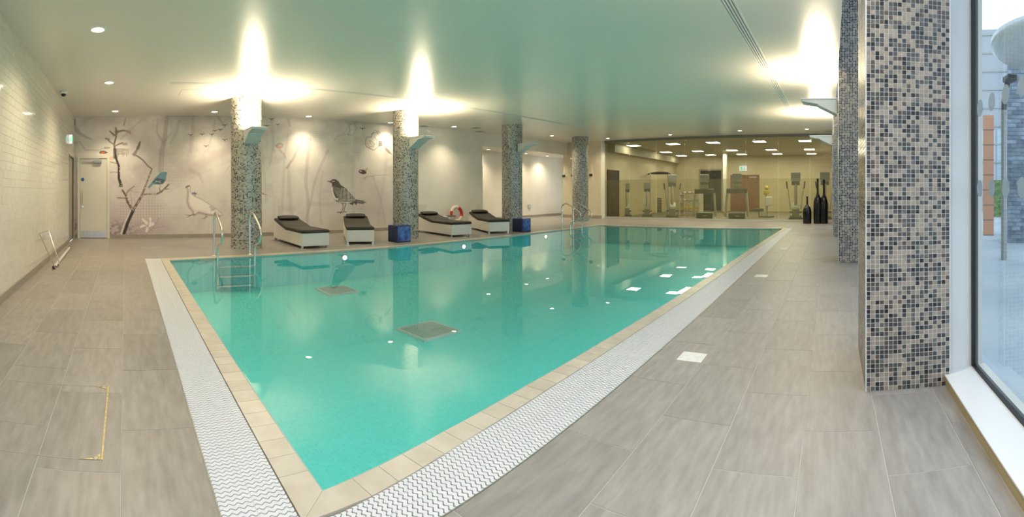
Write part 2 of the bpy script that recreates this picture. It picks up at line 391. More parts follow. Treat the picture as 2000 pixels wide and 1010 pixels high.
# cut out the floor markers and the hatch
MK=[(3.23,1.03),(6.57,1.02),(9.75,1.02),(13.1,1.02)]
def tilebox(mb,p):
    z=random.uniform(-.0004,.0004); b_=.0012
    cx=sum(q[0] for q in p)/len(p); cyy=sum(q[1] for q in p)/len(p); k=len(p)
    top=[(q[0]+math.copysign(min(b_,abs(cx-q[0])),cx-q[0]),q[1]+math.copysign(min(b_,abs(cyy-q[1])),cyy-q[1]),z) for q in p]
    v=[(q[0],q[1],-.012) for q in p]+[(q[0],q[1],z-.001) for q in p]+top
    f=[(i,(i+1)%k,k+(i+1)%k,k+i) for i in range(k)]+[(k+i,k+(i+1)%k,2*k+(i+1)%k,2*k+i) for i in range(k)]+[tuple(range(2*k,3*k))]
    mb.add(v,f)
def size_px(p):
    c=(sum(q[0] for q in p)/len(p),sum(q[1] for q in p)/len(p)); r=math.hypot(*c); return F*H/r-F*H/(r+.39)
single=sorted([t for t in tiles if t[0]!='C'],key=lambda t:-size_px(t[1]))[:150]; ids=set(id(t) for t in single)
rest={'A':MB(),'B':MB()}
for t in tiles:
    mt=M['tileA'] if t[0]=='A' else M['tileB']
    if id(t) in ids:
        mb=MB(); tilebox(mb,t[1]); mb.build('floor_tile',mt,floor)
    else: tilebox(rest['A' if t[0]=='A' else 'B'],t[1])
for k,mb in rest.items():
    if mb.v: tag(mb.build('distant_floor_tiles',M['tile'+k],floor),kind='stuff')
for i,(x,y) in enumerate(MK):
    o=MB().bbox(x-.09,y-.095,-.01,x+.09,y+.095,.0022,.001).build('marker_tile',M['marble'])
    tag(o,['white marble square set in the deck beside the grate, nearest the camera','white marble square in the deck, second from the camera','white marble square in the deck, third from the camera','white marble square in the deck, farthest, by the pool corner'][i],'floor marker','white marker squares in the deck')
# --- overflow grates
def wavebar(length,halves=2,waves=4,seg=6,w=.0098,amp=.0058):
    mb=MB(); L_=length/halves; gap=.006
    for h in range(halves):
        n_=waves*seg; pts=[]
        for i in range(n_+1):
            u=h*L_+gap/2+(L_-gap)*i/n_; a=2*PI*waves*i/n_; pts.append((u,amp*math.sin(a)))
        v=[]
        for u,y in pts: v+=[(u,y-w,0),(u,y+w,0),(u,y-w,-.018),(u,y+w,-.018)]
        f=[]
        for i in range(n_):
            a=4*i; b_=a+4; f+=[(a,b_,b_+1,a+1),(a+2,b_+2,b_,a),(a+1,b_+1,b_+3,a+3)]
        f+=[(0,1,3,2),(4*n_+1,4*n_,4*n_+2,4*n_+3)]
        mb.add(v,f)
    mb.box(length/2-.009,-.013,-.014,length/2+.009,.013,-.003)   # hinge link
    return mb
PB=.0265
gB=empty('overflow_grate','white wavy slatted overflow grate along the window side of the pool','grate')
gA=empty('overflow_grate','white wavy slatted overflow grate along the left end of the pool','grate')
wide=wavebar(1.0); bar=wide.mesh('grate_bar',M['grate'])
def yin(x):   # outer edge of the coping on the window side
    for (a,b_) in zip(SB[:-1],SB[1:]):
        if a[0]<=x<=b_[0]: t=(x-a[0])/(b_[0]-a[0]); return a[1]+(b_[1]-a[1])*t-CW-.006
    return SB[-1][1]-CW-.006
lst=[]
x=GX+.32
while x<oD[0]-.02: lst.append((x,GY+.006,yin(max(x,.8)))); x+=PB
restB=MB()
for i,(x,a,b_) in enumerate(lst):
    if i<200: link('grate_bar',bar,gB,(x,a,.0),(0,0,PI/2),(b_-a,1,1))
    else: restB.add([(x-q[1],a+q[0]*(b_-a),q[2]) for q in wide.v],wide.f)
tag(restB.build('distant_grate_bars',M['grate'],gB),kind='stuff')
restA=MB(); y=GY+.02; i=0; nA=0
while y<oB[1]-.02:
    if y>1.6 and nA<200: link('grate_bar',bar,gA,(GX+.006,y,0),(0,0,0),(.283,1,1)); nA+=1
    else: restA.add([(GX+.006+q[0]*.283,y+q[1],q[2]) for q in wide.v],wide.f)
    y+=PB
tag(restA.build('distant_grate_bars',M['grate'],gA),kind='stuff')
for g_,bx in ((gB,[(GX+.3,GY,-.03,oD[0],GY+.006,.0015)]),(gA,[(GX,GY,-.03,GX+.006,oB[1],.0015)])):
    mb=MB(); [mb.box(*q) for q in bx]; mb.build('edge_trim',M['steel'],g_)

# --- ceiling (gently sloping), with slot diffusers
cb=MB(); t=.2
YC=-.13; cb.add([(XL,YC,ceilz(XL)),(XE,YC,ceilz(XE)),(XE,YB+.0,ceilz(XE)),(XL,YB+.0,ceilz(XL)),(XL,YC,ceilz(XL)+t),(XE,YC,ceilz(XE)+t),(XE,YB,ceilz(XE)+t),(XL,YB,ceilz(XL)+t)],
  [(0,1,2,3),(7,6,5,4),(0,4,5,1),(1,5,6,2),(2,6,7,3),(3,7,4,0)])
ceiling=recalc(cb.build('ceiling',M['ceil'])); tag(ceiling,kind='structure')
# raised slot over the window line: the ceiling stops short and the square columns run on up
tag(MB().box(XL-.2,YC,3.6,XE+.1,YC+.1,5.2).build('wall_fascia',M['white']),kind='structure')
tag(MB().box(XL-.2,YG-.3,5.05,XE+.1,YC+.1,5.2).build('ceiling_slot',M['white']),kind='structure')
tag(MB().box(XL-.2,YG-.3,3.2,XL-.003,YC+.1,5.1).build('wall_left_upper',M['wallwhite']),kind='structure')
tag(MB().box(XE,YG-.3,3.52,XE+.1,YC+.1,5.1).build('wall_end_upper',M['wallwhite']),kind='structure')
def sloped(mb,x0,x1,y0,y1,d0,d1):
    mb.add([(x0,y0,ceilz(x0)-d0),(x1,y0,ceilz(x1)-d0),(x1,y1,ceilz(x1)-d0),(x0,y1,ceilz(x0)-d0),(x0,y0,ceilz(x0)-d1),(x1,y0,ceilz(x1)-d1),(x1,y1,ceilz(x1)-d1),(x0,y1,ceilz(x0)-d1)],
      [(0,1,2,3),(7,6,5,4),(0,4,5,1),(1,5,6,2),(2,6,7,3),(3,7,4,0)])
for k,(y,x0,x1,lab) in enumerate([(1.14,.8,13.2,'long three-slot linear air diffuser in the ceiling near the window side'),(8.38,.84,13.6,'long linear air diffuser in the ceiling in front of the round columns')]):
    s_=empty('slot_diffuser',lab,'air vent')
    mb=MB()
    for j in range(5 if k==0 else 4): yy=y-.075+j*.0375; sloped(mb,x0,x1,yy-.011,yy+.011,-.002,.004)
    recalc(mb.build('rail',M['white'],s_))
    mb=MB(); sloped(mb,x0,x1,y-.06,y+.06,-.003,.0015); recalc(mb.build('dark_slot',M['slot'],s_))
hx,hy,hz=PC(355,175)
mb=MB()
for (a,b_,c,d) in ((hx,hx+1.6,hy,hy+.006),(hx,hx+.006,hy,hy+.6)): sloped(mb,a,b_,c,d,-.001,.002)
tag(recalc(mb.build('ceiling_hatch',M['slot'])),'faint square access hatch outline in the ceiling left of first round column','hatch')

# --- left wall with glazed tiles
hw_=lambda x:ceilz(x)+.03
wl=empty('wall_left',kind='structure')
YO0,YO1,ZO=10.9,11.75,2.12     # doorway at the far end
mb=MB(); mb.box(XL-.2,YG-.1,-.1,XL-.003,YO0,ceilz(XL)+.1); mb.box(XL-.2,YO0,ZO,XL-.003,YO1,ceilz(XL)+.1); mb.box(XL-.2,YO1,-.1,XL-.003,YB,ceilz(XL)+.1)
mb.build('backing',M['wallgrout'],wl)
th=.1; tw=.2; joined=MB(); ns_=0
def wtile(mb,y0,z0,y1,z1):
    g_=.0012; b_=.0025; j=[random.uniform(-.00045,.00045) for _ in range(4)]; x=XL
    v=[(x-.008,y0+g_,z0+g_),(x-.008,y1-g_,z0+g_),(x-.008,y1-g_,z1-g_),(x-.008,y0+g_,z1-g_),
       (x-.001,y0+g_,z0+g_),(x-.001,y1-g_,z0+g_),(x-.001,y1-g_,z1-g_),(x-.001,y0+g_,z1-g_),
       (x+j[0],y0+b_,z0+b_),(x+j[1],y1-b_,z0+b_),(x+j[2],y1-b_,z1-b_),(x+j[0]+j[2]-j[1],y0+b_,z1-b_)]
    f=[(8,9,10,11)]+[(4+i,4+(i+1)%4,8+(i+1)%4,8+i) for i in range(4)]+[(i,(i+1)%4,4+(i+1)%4,4+i) for i in range(4)]
    mb.add(v,f)
r_=0; z=.10
while z<ceilz(XL)-.01:
    z1=min(z+th,ceilz(XL)); y=-.95-(r_%2)*tw/2; 
    while y<YB:
        y0,y1=max(y,-.95),min(y+tw,YB); y+=tw
        if y1>YO0 and y0<YO1 and z<ZO+.06:
            if y0<YO0-.05: y1=YO0-.05
            elif y1>YO1+.05: y0=YO1+.05
            else: continue
        if y1-y0<.02: continue
        if 4.75<y0<6.6 and ns_<300 and z1-z>.05: mb=MB(); wtile(mb,y0,z,y1,z1); mb.build('wall_tile',M['walltile'],wl); ns_+=1
        else: wtile(joined,y0,z,y1,z1)
    z+=th; r_+=1
tag(joined.build('distant_wall_tiles',M['walltile'],wl),kind='stuff')
bb=MB(); bb.box(XL-.008,YG,0,XL+.012,YO0-.06,.10); bb.box(XL-.008,YO1+.06,0,XL+.012,YB,.10); tag(bb.build('baseboard_left',M['base']),kind='structure')
mb=MB(); mb.box(XL-.2,YO0-.06,0,XL+.012,YO0,ZO+.05); mb.box(XL-.2,YO1,0,XL+.012,YO1+.06,ZO+.05); mb.box(XL-.2,YO0,ZO,XL+.012,YO1,ZO+.05)
tag(mb.build('trim_1',M['base']),kind='structure')
d2=empty('door_2',kind='structure'); MB().box(XL-.06,YO0,.005,XL-.02,YO1,ZO).build('door_leaf',M['base'],d2)

# --- mural wall
XM1=8.2
Zm0=.1
def make_mural():
    SC_=3; ox,oy=140,222; Wp,Hp=(775-140)*SC_,(470-222)*SC_
    yy,xx=np.mgrid[0:Hp,0:Wp].astype(np.float32); PX=xx/SC_+ox; PY=yy/SC_+oy
    def noise(fx,fy,seed,oct=4):
        r=np.random.default_rng(seed); out=np.zeros((Hp,Wp),np.float32); a=1;tot=0
        for o in range(oct):
            gx=max(2,int(635/fx*2**o)); gy=max(2,int(248/fy*2**o)); gr=r.random((gy+2,gx+2)).astype(np.float32)
            u=xx/Wp*gx; v=yy/Hp*gy; i=u.astype(int); j=v.astype(int); fu=u-i; fv=v-j; fu=fu*fu*(3-2*fu); fv=fv*fv*(3-2*fv)
            out+=a*((gr[j,i]*(1-fu)+gr[j,i+1]*fu)*(1-fv)+(gr[j+1,i]*(1-fu)+gr[j+1,i+1]*fu)*fv); tot+=a; a*=.5
        return out/tot
    C=np.empty((Hp,Wp,3),np.float32); C[:]=(.80,.75,.68)
    def blend(mask,col,a=1.):
        m=(np.clip(mask,0,1)*a)[...,None]; C[:]=C*(1-m)+np.array(col,np.float32)*m
    def poly(pts):
        pts=np.array(pts,float); x0,y0=pts.min(0)-1; x1,y1=pts.max(0)+1
        m=np.zeros((Hp,Wp),bool); i0=max(0,int((y0-oy)*SC_)); i1=min(Hp,int((y1-oy)*SC_)+1); j0=max(0,int((x0-ox)*SC_)); j1=min(Wp,int((x1-ox)*SC_)+1)
        X=PX[i0:i1,j0:j1]; Y=PY[i0:i1,j0:j1]; s=np.zeros(X.shape,bool)
        for k in range(len(pts)):
            (xa,ya),(xb,yb)=pts[k],pts[(k+1)%len(pts)]
            if ya==yb: continue
            s^=((ya>Y)!=(yb>Y))&(X<(xb-xa)*(Y-ya)/(yb-ya)+xa)
        m[i0:i1,j0:j1]=s; return m.astype(np.float32)
    def stroke(pts,w0,w1=None,soft=.4):
        w1=w0 if w1 is None else w1; m=np.zeros((Hp,Wp),np.float32); k=len(pts)-1
        for i in range(k):
            (xa,ya),(xb,yb)=pts[i],pts[i+1]; wa=w0+(w1-w0)*i/k; wb=w0+(w1-w0)*(i+1)/k; R=max(wa,wb)+2+soft*2
            i0=max(0,int((min(ya,yb)-R-oy)*SC_)); i1=min(Hp,int((max(ya,yb)+R-oy)*SC_)+1); j0=max(0,int((min(xa,xb)-R-ox)*SC_)); j1=min(Wp,int((max(xa,xb)+R-ox)*SC_)+1)
            if i1<=i0 or j1<=j0: continue
            X=PX[i0:i1,j0:j1]; Y=PY[i0:i1,j0:j1]; dx,dy=xb-xa,yb-ya; l=dx*dx+dy*dy+1e-6
            t_=np.clip(((X-xa)*dx+(Y-ya)*dy)/l,0,1); d=np.hypot(X-xa-t_*dx,Y-ya-t_*dy); w=(wa+(wb-wa)*t_)/2
            m[i0:i1,j0:j1]=np.maximum(m[i0:i1,j0:j1],np.clip((w-d)/soft+.5,0,1))
        return m
    T=lambda a,b,s=4.04: (lambda pts:[(a+x/s,b+y/s) for x,y in pts])
    A=T(140,220); B_=T(320,220); D=T(500,220); E=T(630,220)
    mauve=(.42,.33,.35); dk=(.07,.05,.05); br=(.20,.14,.11)
    n1=noise(70,60,1); n2=noise(22,18,2); n3=noise(5,4,3,2); nv=noise(14,120,4,3)
    blend(np.clip((n1-.45)*3,0,1),(.56,.48,.47),.6); blend(np.clip((n2-.5)*3,0,1),(.50,.43,.42),.40)
    blend(np.clip((nv-.5)*4,0,1),(.62,.56,.52),.30*1); blend(np.clip((n3-.6)*3,0,1),(.9,.88,.82),.25)
    top=np.clip((262-PY)/32,0,1); blend(top*np.clip(n2*1.4,0,1),(.50,.43,.43),.45)
    low=np.clip((PY-372)/70,0,1)*np.clip((392-PX)/100,0,1); blend(low,(.46,.37,.38),.75)
    low2=np.clip((PY-385)/80,0,1)*np.clip((PX-380)/60,0,1); blend(low2,(.62,.55,.52),.30)
    gr=np.clip((PY-432)/20,0,1)*np.clip((300-PX)/70,0,1); blend(gr*(n3>.5),(.22,.16,.17),.75)
    # pale diagonal bough and white slope
    blend(stroke([(330,352),(380,332),(455,292),(560,250)],22,12,10),(.60,.50,.49),.55)
    blend(poly([(318,392),(380,352),(452,322),(452,395),(330,410)]),(.83,.77,.72),.55)
    blend(stroke([(372,338),(388,345),(395,362)],9,3,4),mauve,.35)
    # ghost trees
    for pts,w0,w1,a in [([(314,338),(316,300),(322,270),(326,232)],12,7,.50),([(320,285),(306,262),(308,235)],5,3,.4),([(322,280),(336,262)],5,2,.4),
        ([(372,300),(376,260),(376,232)],8,5,.35),([(438,252),(430,240),(424,230)],5,4,.5),([(405,300),(416,262),(420,240)],5,3,.25),
        ([(146,250),(156,262),(170,270),(178,274)],9,2,.6),([(143,282),(156,278),(166,295),(190,297),(205,292)],4,2,.45),
        ([(350,240),(345,262),(332,285)],6,3,.3),([(236,275),(262,250),(280,235)],4,2,.3),
        ([(605,278),(600,320),(597,360),(602,400),(600,440)],7,6,.40),([(640,300),(622,340),(612,370),(606,405),(598,430)],6,4,.33),
        ([(590,275),(575,312),(560,334)],3,5,.45),([(548,440),(552,400),(554,350),(556,310),(562,270)],6,4,.25),([(570,430),(565,380),(563,330)],8,5,.22),([(545,410),(545,425),(553,446)],3,3,.35),
        ([(627,440),(624,390),(630,340)],5,3,.22),([(530,240),(534,290),(526,330)],8,4,.28),([(696,250),(693,300),(688,350),(690,420)],10,6,.16),([(728,350),(742,390),(752,440)],5,3,.25),([(760,270),(752,340),(738,440)],8,5,.16),
        ([(563,240),(566,252)],6,3,.4),([(505,260),(515,330),(520,400)],7,5,.18),([(600,404),(640,404),(700,398)],9,5,.20)]:
        blend(stroke(pts,w0,w1,2.2),mauve,a)
    # half-tone dots
    dot=((np.mod(PX,5.6)-2.8)**2+(np.mod(PY,5.6)-2.8)**2<2.6).astype(np.float32)
    blend(dot*np.clip((PX-215)/30,0,1)*np.clip((372-PX)/60,0,1)*np.clip((PY-350)/50,0,1)*np.clip((450-PY)/20,0,1),(.80,.74,.70),.60)
    blend(dot*poly([(315,310),(330,318),(376,372),(330,395),(312,370)]),(.82,.76,.72),.35)
    gd=((np.mod(PX,3.8)<.9)|(np.mod(PY,3.8)<.9)).astype(np.float32)
    blend(gd*np.clip(1-((PX-620)/24)**2-((PY-268)/16)**2,0,1),(.35,.30,.29),.45)
    blend(gd*np.clip(1-((PX-700)/6)**2-((PY-306)/16)**2,0,1),(.35,.30,.29),.5)
    blend(gd*np.clip(1-((PX-722)/40)**2-((PY-425)/38)**2,0,1),(.45,.40,.38),.25)
    blend((np.mod(PX,4)<.8).astype(np.float32)*np.clip((PX-640)/80,0,1)*n2,(.55,.50,.46),.3)
    # main branches
    def lb(pts,w0,w1,c=br,a=1,s=.5):
        for q_ in (0,1): blend(stroke(A(pts),w0*(1.35-.5*q_),w1*(1.35-.5*q_),s),tuple(v*(1-.25*q_) for v in c),a*(1-.3*q_))
    lb([(400,985),(430,900),(480,795)],6,5.4,(.80,.72,.66)); lb([(412,985),(440,900),(486,795)],4.5,4.6,dk)
    lb([(484,795),(520,735),(552,680)],4.2,3.4); lb([(552,680),(590,580),(632,465)],3.4,2.2,(.34,.26,.23)); lb([(632,465),(600,440),(560,392),(520,362),(482,345)],1.8,2.2,br,.85)
    lb([(486,345),(512,310),(538,250)],1.8,2.8,(.33,.26,.22)); lb([(520,300),(534,265),(540,245)],4.5,1.5,(.30,.24,.20)); lb([(495,350),(515,312)],5,2.5,(.38,.31,.27),.8)
    lb([(478,792),(440,730),(428,680),(400,635)],4,2.6); lb([(390,600),(372,540),(372,440),(350,380),(342,330)],4.2,2.8,dk); lb([(375,602),(398,606)],2,1.5)
    lb([(342,320),(334,265),(350,200),(344,130)],2.8,1.5,(.20,.15,.12)); lb([(346,190),(365,160),(410,152),(460,165)],3,2.4,(.33,.26,.20)); lb([(348,125),(352,165)],1.5,5,(.33,.27,.2)); lb([(300,155),(335,188)],2,3,(.3,.24,.18))
    lb([(340,268),(305,245),(272,212)],2,2,(.33,.26,.2)); lb([(270,215),(300,222)],3.5,1.5,(.4,.32,.26)); lb([(342,278),(370,262),(400,254)],2,3,(.35,.28,.22)); lb([(405,262),(428,262)],4,5,(.5,.42,.36),.8); lb([(440,160),(465,180)],5,2,(.62,.42,.38),.8)
    lb([(410,110),(430,45)],3,1,(.45,.37,.33),.7)
    lb([(305,405),(352,418)],1,1); lb([(358,696),(425,700)],1.4,1.6); lb([(468,790),(470,720),(462,660)],.8,.6,(.4,.33,.3)); lb([(430,665),(455,630),(492,605)],2.6,2,(.42,.33,.30)); lb([(440,640),(480,640)],2,1,(.45,.36,.32)); lb([(500,650),(535,655)],2,1,(.6,.5,.46))
    lb([(556,672),(610,668),(665,668)],2.4,2,br); lb([(665,668),(705,650),(745,610),(765,590)],2.6,2.4,(.28,.20,.17)); lb([(700,650),(690,615)],2,1.2,(.35,.27,.24)); lb([(725,630),(765,625)],2,1.5,(.4,.3,.27))
    lb([(305,492),(330,488),(360,492)],1.6,1.6,(.45,.36,.34),.8)
    rr=np.random.default_rng(9)
    for q in range(60):   # snow spots along the boughs
        k=rr.integers(0,5); seg=[((484,795),(552,680)),((552,680),(632,465)),((428,680),(478,790)),((556,672),(665,668)),((390,600),(372,440))][k]; t_=rr.random(); p=A([(seg[0][0]+(seg[1][0]-seg[0][0])*t_,seg[0][1]+(seg[1][1]-seg[0][1])*t_)])[0]
        blend(stroke([p,(p[0]+.6,p[1])],1.1,1.1,.4),(.86,.80,.74),.9)
    # black lattice at the left branch
    for gx in range(330,360,9): lb([(gx,300),(gx,380)],.8,.8,dk)
    for gy in range(300,380,9): lb([(330,gy),(358,gy)],.8,.8,dk)
    for gx in range(358,450,11): lb([(gx,300),(gx,335+rr.integers(0,30))],.7,.7,(.3,.25,.22))
    for gy in range(300,350,11): lb([(360,gy),(400+rr.integers(0,40),gy)],.7,.7,(.3,.25,.22))
    lb([(262,290),(298,290)],3,2,(.4,.33,.28),.8)
    # robin, orange flower
    blend(poly(A([(215,328),(225,315),(250,312),(290,328),(255,340),(225,338)])),(.16,.12,.10)); blend(poly(A([(228,322),(256,320),(258,336),(230,338)])),(.78,.20,.06)); blend(poly(A([(302,362),(325,362),(318,395),(302,385)])),(.78,.45,.30),.8)
    # blue bird
    blend(poly(A([(598,612),(640,560),(672,520),(705,492),(735,487),(750,503),(745,525),(742,560),(715,590),(672,588),(640,590),(612,622)])),(.17,.33,.40)); blend(poly(A([(635,570),(672,535),(700,545),(735,550),(722,580),(680,588),(650,580)])),(.07,.09,.11),.85); blend(stroke(A([(660,560),(700,575)]),.9,.9,.3),(.6,.66,.66)); blend(stroke(A([(655,572),(700,560)]),.8,.8,.3),(.6,.66,.66)); blend(stroke(A([(742,495),(756,503)]),1.4,.8,.3),dk); blend(stroke(A([(695,590),(702,610)]),.7,.7,.3),dk)
    # white flower
    for pts in ([(600,905),(560,870)],[(600,905),(545,930)],[(610,910),(590,965)],[(615,900),(620,860)],[(640,905),(600,930)]): blend(stroke(A(pts),6,4,1.2),(.84,.78,.72))
    for pts in ([(605,975),(640,935),(690,860)],[(640,940),(725,925)],[(560,900),(600,925)],[(610,880),(600,930),(640,965)]): blend(stroke(A(pts),2.2,1.6,.6),(.45,.36,.34),.9)
    # flock
    for x_,y_,s_ in ([(*p,1.) for p in B_([(210,193),(300,187),(377,190),(402,160),(445,153),(482,117),(480,235),(332,282)])]+[(*p,1.15) for p in D([(122,75),(85,128)])]+[(*D([(170,118)])[0],.7)]+[(*p,1.) for p in E([(315,145)])]):
        blend(stroke([(x_-4.5*s_,y_-.8),(x_-1.5,y_+.2),(x_,y_+.8),(x_+1.5,y_+.2),(x_+4.5*s_,y_-1)],1.1,1.1,.4),dk); blend(stroke([(x_,y_),(x_,y_+3*s_)],1.6,.8,.4),dk)
    for p in B_([(180,360),(240,370)]): blend(stroke([p,(p[0]+4,p[1]-1)],1,.6,.4),mauve,.7)
    # dove
    dv=B_([(172,618),(182,598),(200,597),(210,608),(205,632),(212,660),(240,685),(300,712),(365,752),(420,790),(465,832),(440,842),(345,832),(275,815),(238,838),(228,805),(200,772),(184,725),(190,680),(190,640),(186,622)])
    blend(poly(dv),(.94,.88,.82)); blend(stroke(dv+dv[:1],1.3,1.3,.7),(.38,.30,.30),.75); blend(stroke(dv[11:],4.5,2.5,3),(.42,.31,.32),.7); blend(stroke(B_([(192,640),(187,700),(200,760),(240,800),(330,815)]),5,5,5),(.55,.45,.45),.35)
    blend(stroke(B_([(176,612),(200,602)]),3.4,3,.8),(.25,.20,.21)); blend(stroke(B_([(230,662),(255,664)]),4.5,3,1.2),(.22,.17,.24),.85); blend(stroke(B_([(242,652),(246,678)]),2.4,2,.8),(.22,.17,.24),.8)
    for pts in ([(240,828),(205,838),(170,832)],[(215,838),(180,852)],[(330,830),(332,852),(300,866)],[(332,855),(345,846)],[(320,862),(325,870)]): blend(stroke(B_(pts),1.5,1.,.5),(.22,.17,.16))
    blend(stroke(B_([(365,770),(400,790),(372,795)]),4,3,1.5),(.5,.45,.44),.8); blend(stroke(B_([(480,500),(500,470),(520,440)]),1,.8,.5),mauve,.6)
    # pale robin, faint birds right of the first column
    blend(stroke(D([(160,285),(185,268),(212,280)]),5,3,1.5),(.42,.33,.30),.6); blend(stroke(D([(168,296),(190,300),(205,292)]),5,3,1.5),(.75,.30,.18),.65); blend(stroke(D([(185,320),(215,350),(240,385)]),4,2,1.5),mauve,.5); blend(stroke(D([(125,312),(150,330)]),2,2,1),mauve,.5); blend(stroke(D([(43,660),(60,668),(85,674)]),3,.8,.6),(.32,.26,.24)); blend(stroke(D([(245,460),(275,405)]),3.5,2,1.5),mauve,.5)
    # big songbird
    bd=E([(30,562),(62,560),(80,546),(104,547),(128,566),(142,592),(186,620),(226,666),(262,706),(320,716),(346,728),(318,740),(272,734),(268,752),(246,732),(238,752),(206,736),(160,738),(118,728),(96,712),(74,680),(64,640),(76,604),(70,576)])
    blend(poly(bd),(.10,.09,.08)); blend(poly(E([(68,618),(80,606),(84,650),(100,690),(118,705),(100,712),(78,684),(66,646)])),(.82,.76,.68)); blend(poly(E([(104,700),(130,690),(200,715),(262,720),(200,736),(125,728)])),(.80,.75,.68),.9)
    for k in range(6): blend(stroke(E([(90+k*9,605+k*3),(96+k*10,640+k*5),(118+k*12,680+k*5)]),.8,.8,.4),(.55,.50,.46),.8)
    wing=poly(E([(150,612),(188,622),(226,668),(262,706),(250,724),(190,722),(122,722),(126,676)])); blend(wing,(.80,.76,.68)); blend(wing*((np.mod(PX,2.6)<1.0)|(np.mod(PY,2.6)<1.0)),(.06,.05,.05)); blend(stroke(E([(75,566),(95,562)]),1,1,.3),(.7,.65,.6)); blend(stroke(E([(270,722),(335,728)]),.8,.8,.3),(.55,.5,.46))
    for pts in ([(158,740),(162,770),(150,804)],[(184,736),(174,770),(166,804)],[(115,808),(150,806),(190,804)],[(150,806),(138,814)]): blend(stroke(E(pts),1.3,1.2,.4),dk)
    # little dark bird on twig, sketch animal, hand, finch
    blend(poly(E([(280,486),(295,470),(318,470),(345,478),(346,500),(320,508),(296,500)])),(.12,.06,.06)); blend(stroke(E([(340,480),(352,458)]),3,2,.8),(.55,.48,.22)); blend(stroke(E([(296,482),(306,484)]),1.6,1.6,.4),(.85,.8,.75)); blend(stroke(E([(318,540),(345,528),(420,515),(520,508)]),3,.8,1),mauve,.5); blend(stroke(E([(330,550),(350,520)]),3,1,1),mauve,.4)
    for pts in ([(340,230),(352,212),(385,212),(388,190),(410,162),(440,165),(458,190)],[(388,192),(400,180),(430,175),(448,205)],[(340,230),(336,270),(360,300),(400,318),(432,295),(448,280)],[(370,240),(376,265),(400,284),(410,270),(385,245),(370,240)],[(350,262),(372,290),(404,290)],[(410,215),(430,236),(424,262),(436,280)],[(345,290),(380,300),(396,312)],[(440,240),(452,228),(464,240)]): blend(stroke(E(pts),.9,.9,.35),(.14,.09,.08),.85)
    for k in range(4): blend(stroke(E([(444+k*7,244),(444+k*7,286)]),1,1,.3),dk); blend(stroke(E([(442,248+k*10),(468,248+k*10)]),1,1,.3),dk)
    blend(poly(E([(488,292),(506,296),(530,322),(552,352),(520,338),(496,318)])),(.33,.27,.24)); blend(stroke(E([(484,284),(500,288)]),1.4,1.4,.4),(.4,.3,.2))
    for pts,w in (([(95,238),(108,212),(150,200),(190,190),(230,200)],3),([(200,200),(215,160),(205,120),(250,105)],4),([(250,105),(268,150),(240,200)],3),([(160,185),(200,150)],2)): blend(stroke(E(pts),w,w*.7,1.2),(.45,.40,.40),.5)
    blend(stroke(E([(205,100),(265,100)]),10,8,5),mauve,.35)
    return C,SC_,ox,oy
C,SCm,ox,oy=make_mural()
nx_=720; nz_=246; xs=np.linspace(XL,XM1,nx_); zs=np.linspace(Zm0,1.0,nz_)
Xg,Tg=np.meshgrid(xs,np.linspace(0,1,nz_)); Zt=ceilz(Xg)+.0; Zg=Zm0+(Zt-Zm0)*Tg
th_=np.arctan2(Xg,YB); rh=np.hypot(Xg,YB); pxx=X0+F*th_; pyy=HY-F*(Zg-H)/rh
jj=np.clip(((pxx-ox)*SCm).astype(int),0,C.shape[1]-1)
# the print reaches the ceiling: stretch rows onto the printed height seen in the photograph
ytop=HY-F*(Zt-H)/rh; ybot=HY-F*(Zm0-H)/rh; ptop=np.interp(pxx,[145,400,598,766],[228,230,238,247]); pbot=np.interp(pxx,[145,400,531,764],[467,464,460,449])
pyw=ptop+(pyy-ytop)/(ybot-ytop)*(pbot-ptop)
ii=np.clip(((pyw-oy)*SCm).astype(int),0,C.shape[0]-1)
acc=0
for di in (-1,0,1):
    for dj in (-1,0,1): acc=acc+C[np.clip(ii+di,0,C.shape[0]-1),np.clip(jj+dj,0,C.shape[1]-1)]
cols=np.concatenate([acc/9,np.ones((nz_,nx_,1))],2).reshape(-1,4).astype(np.float32)
idx=np.arange(nx_*nz_).reshape(nz_,nx_)
q=np.stack([idx[:-1,:-1],idx[:-1,1:],idx[1:,1:],idx[1:,:-1]],-1).reshape(-1,4)
verts=np.stack([Xg,np.full_like(Xg,YB),Zg],-1).reshape(-1,3).astype(np.float32)
me=bpy.data.meshes.new('printed_mural'); me.vertices.add(len(verts)); me.vertices.foreach_set('co',verts.ravel())
me.loops.add(q.size); me.loops.foreach_set('vertex_index',q.ravel().astype(np.int32)); me.polygons.add(len(q)); me.polygons.foreach_set('loop_start',np.arange(0,q.size,4,dtype=np.int32))
me.update(calc_edges=True); at=me.attributes.new('print','FLOAT_COLOR','POINT'); at.data.foreach_set('color',cols.ravel()); me.materials.append(M['mural'])
XW=12.25   # white wall ends here
wb=empty('wall_back',kind='structure')
link('printed_mural',me,wb)
mb=MB(); mb.box(XL-.2,YB+.004,-.1,XM1,YB+.2,3.8); mb.build('backing',M['white'],wb)
mb=MB(); mb.box(XM1,YB,-.1,XW,YB+.2,3.8); mb.build('gloss_panel',M['wallwhite'],wb)
mb=MB(); mb.box(XW,YB,3.0,XE+.1,YB+.2,3.8); mb.build('lintel',M['wallwhite'],wb)
MB().box(XM1-.012,YB-.012,.1,XM1+.012,YB,ceilz(XM1)).build('edge_strip',M['frame'],wb)
mb=MB(); mb.box(-.02,YB-.015,0,XW,YB,.1); tag(mb.build('baseboard_back',M['base']),kind='structure')
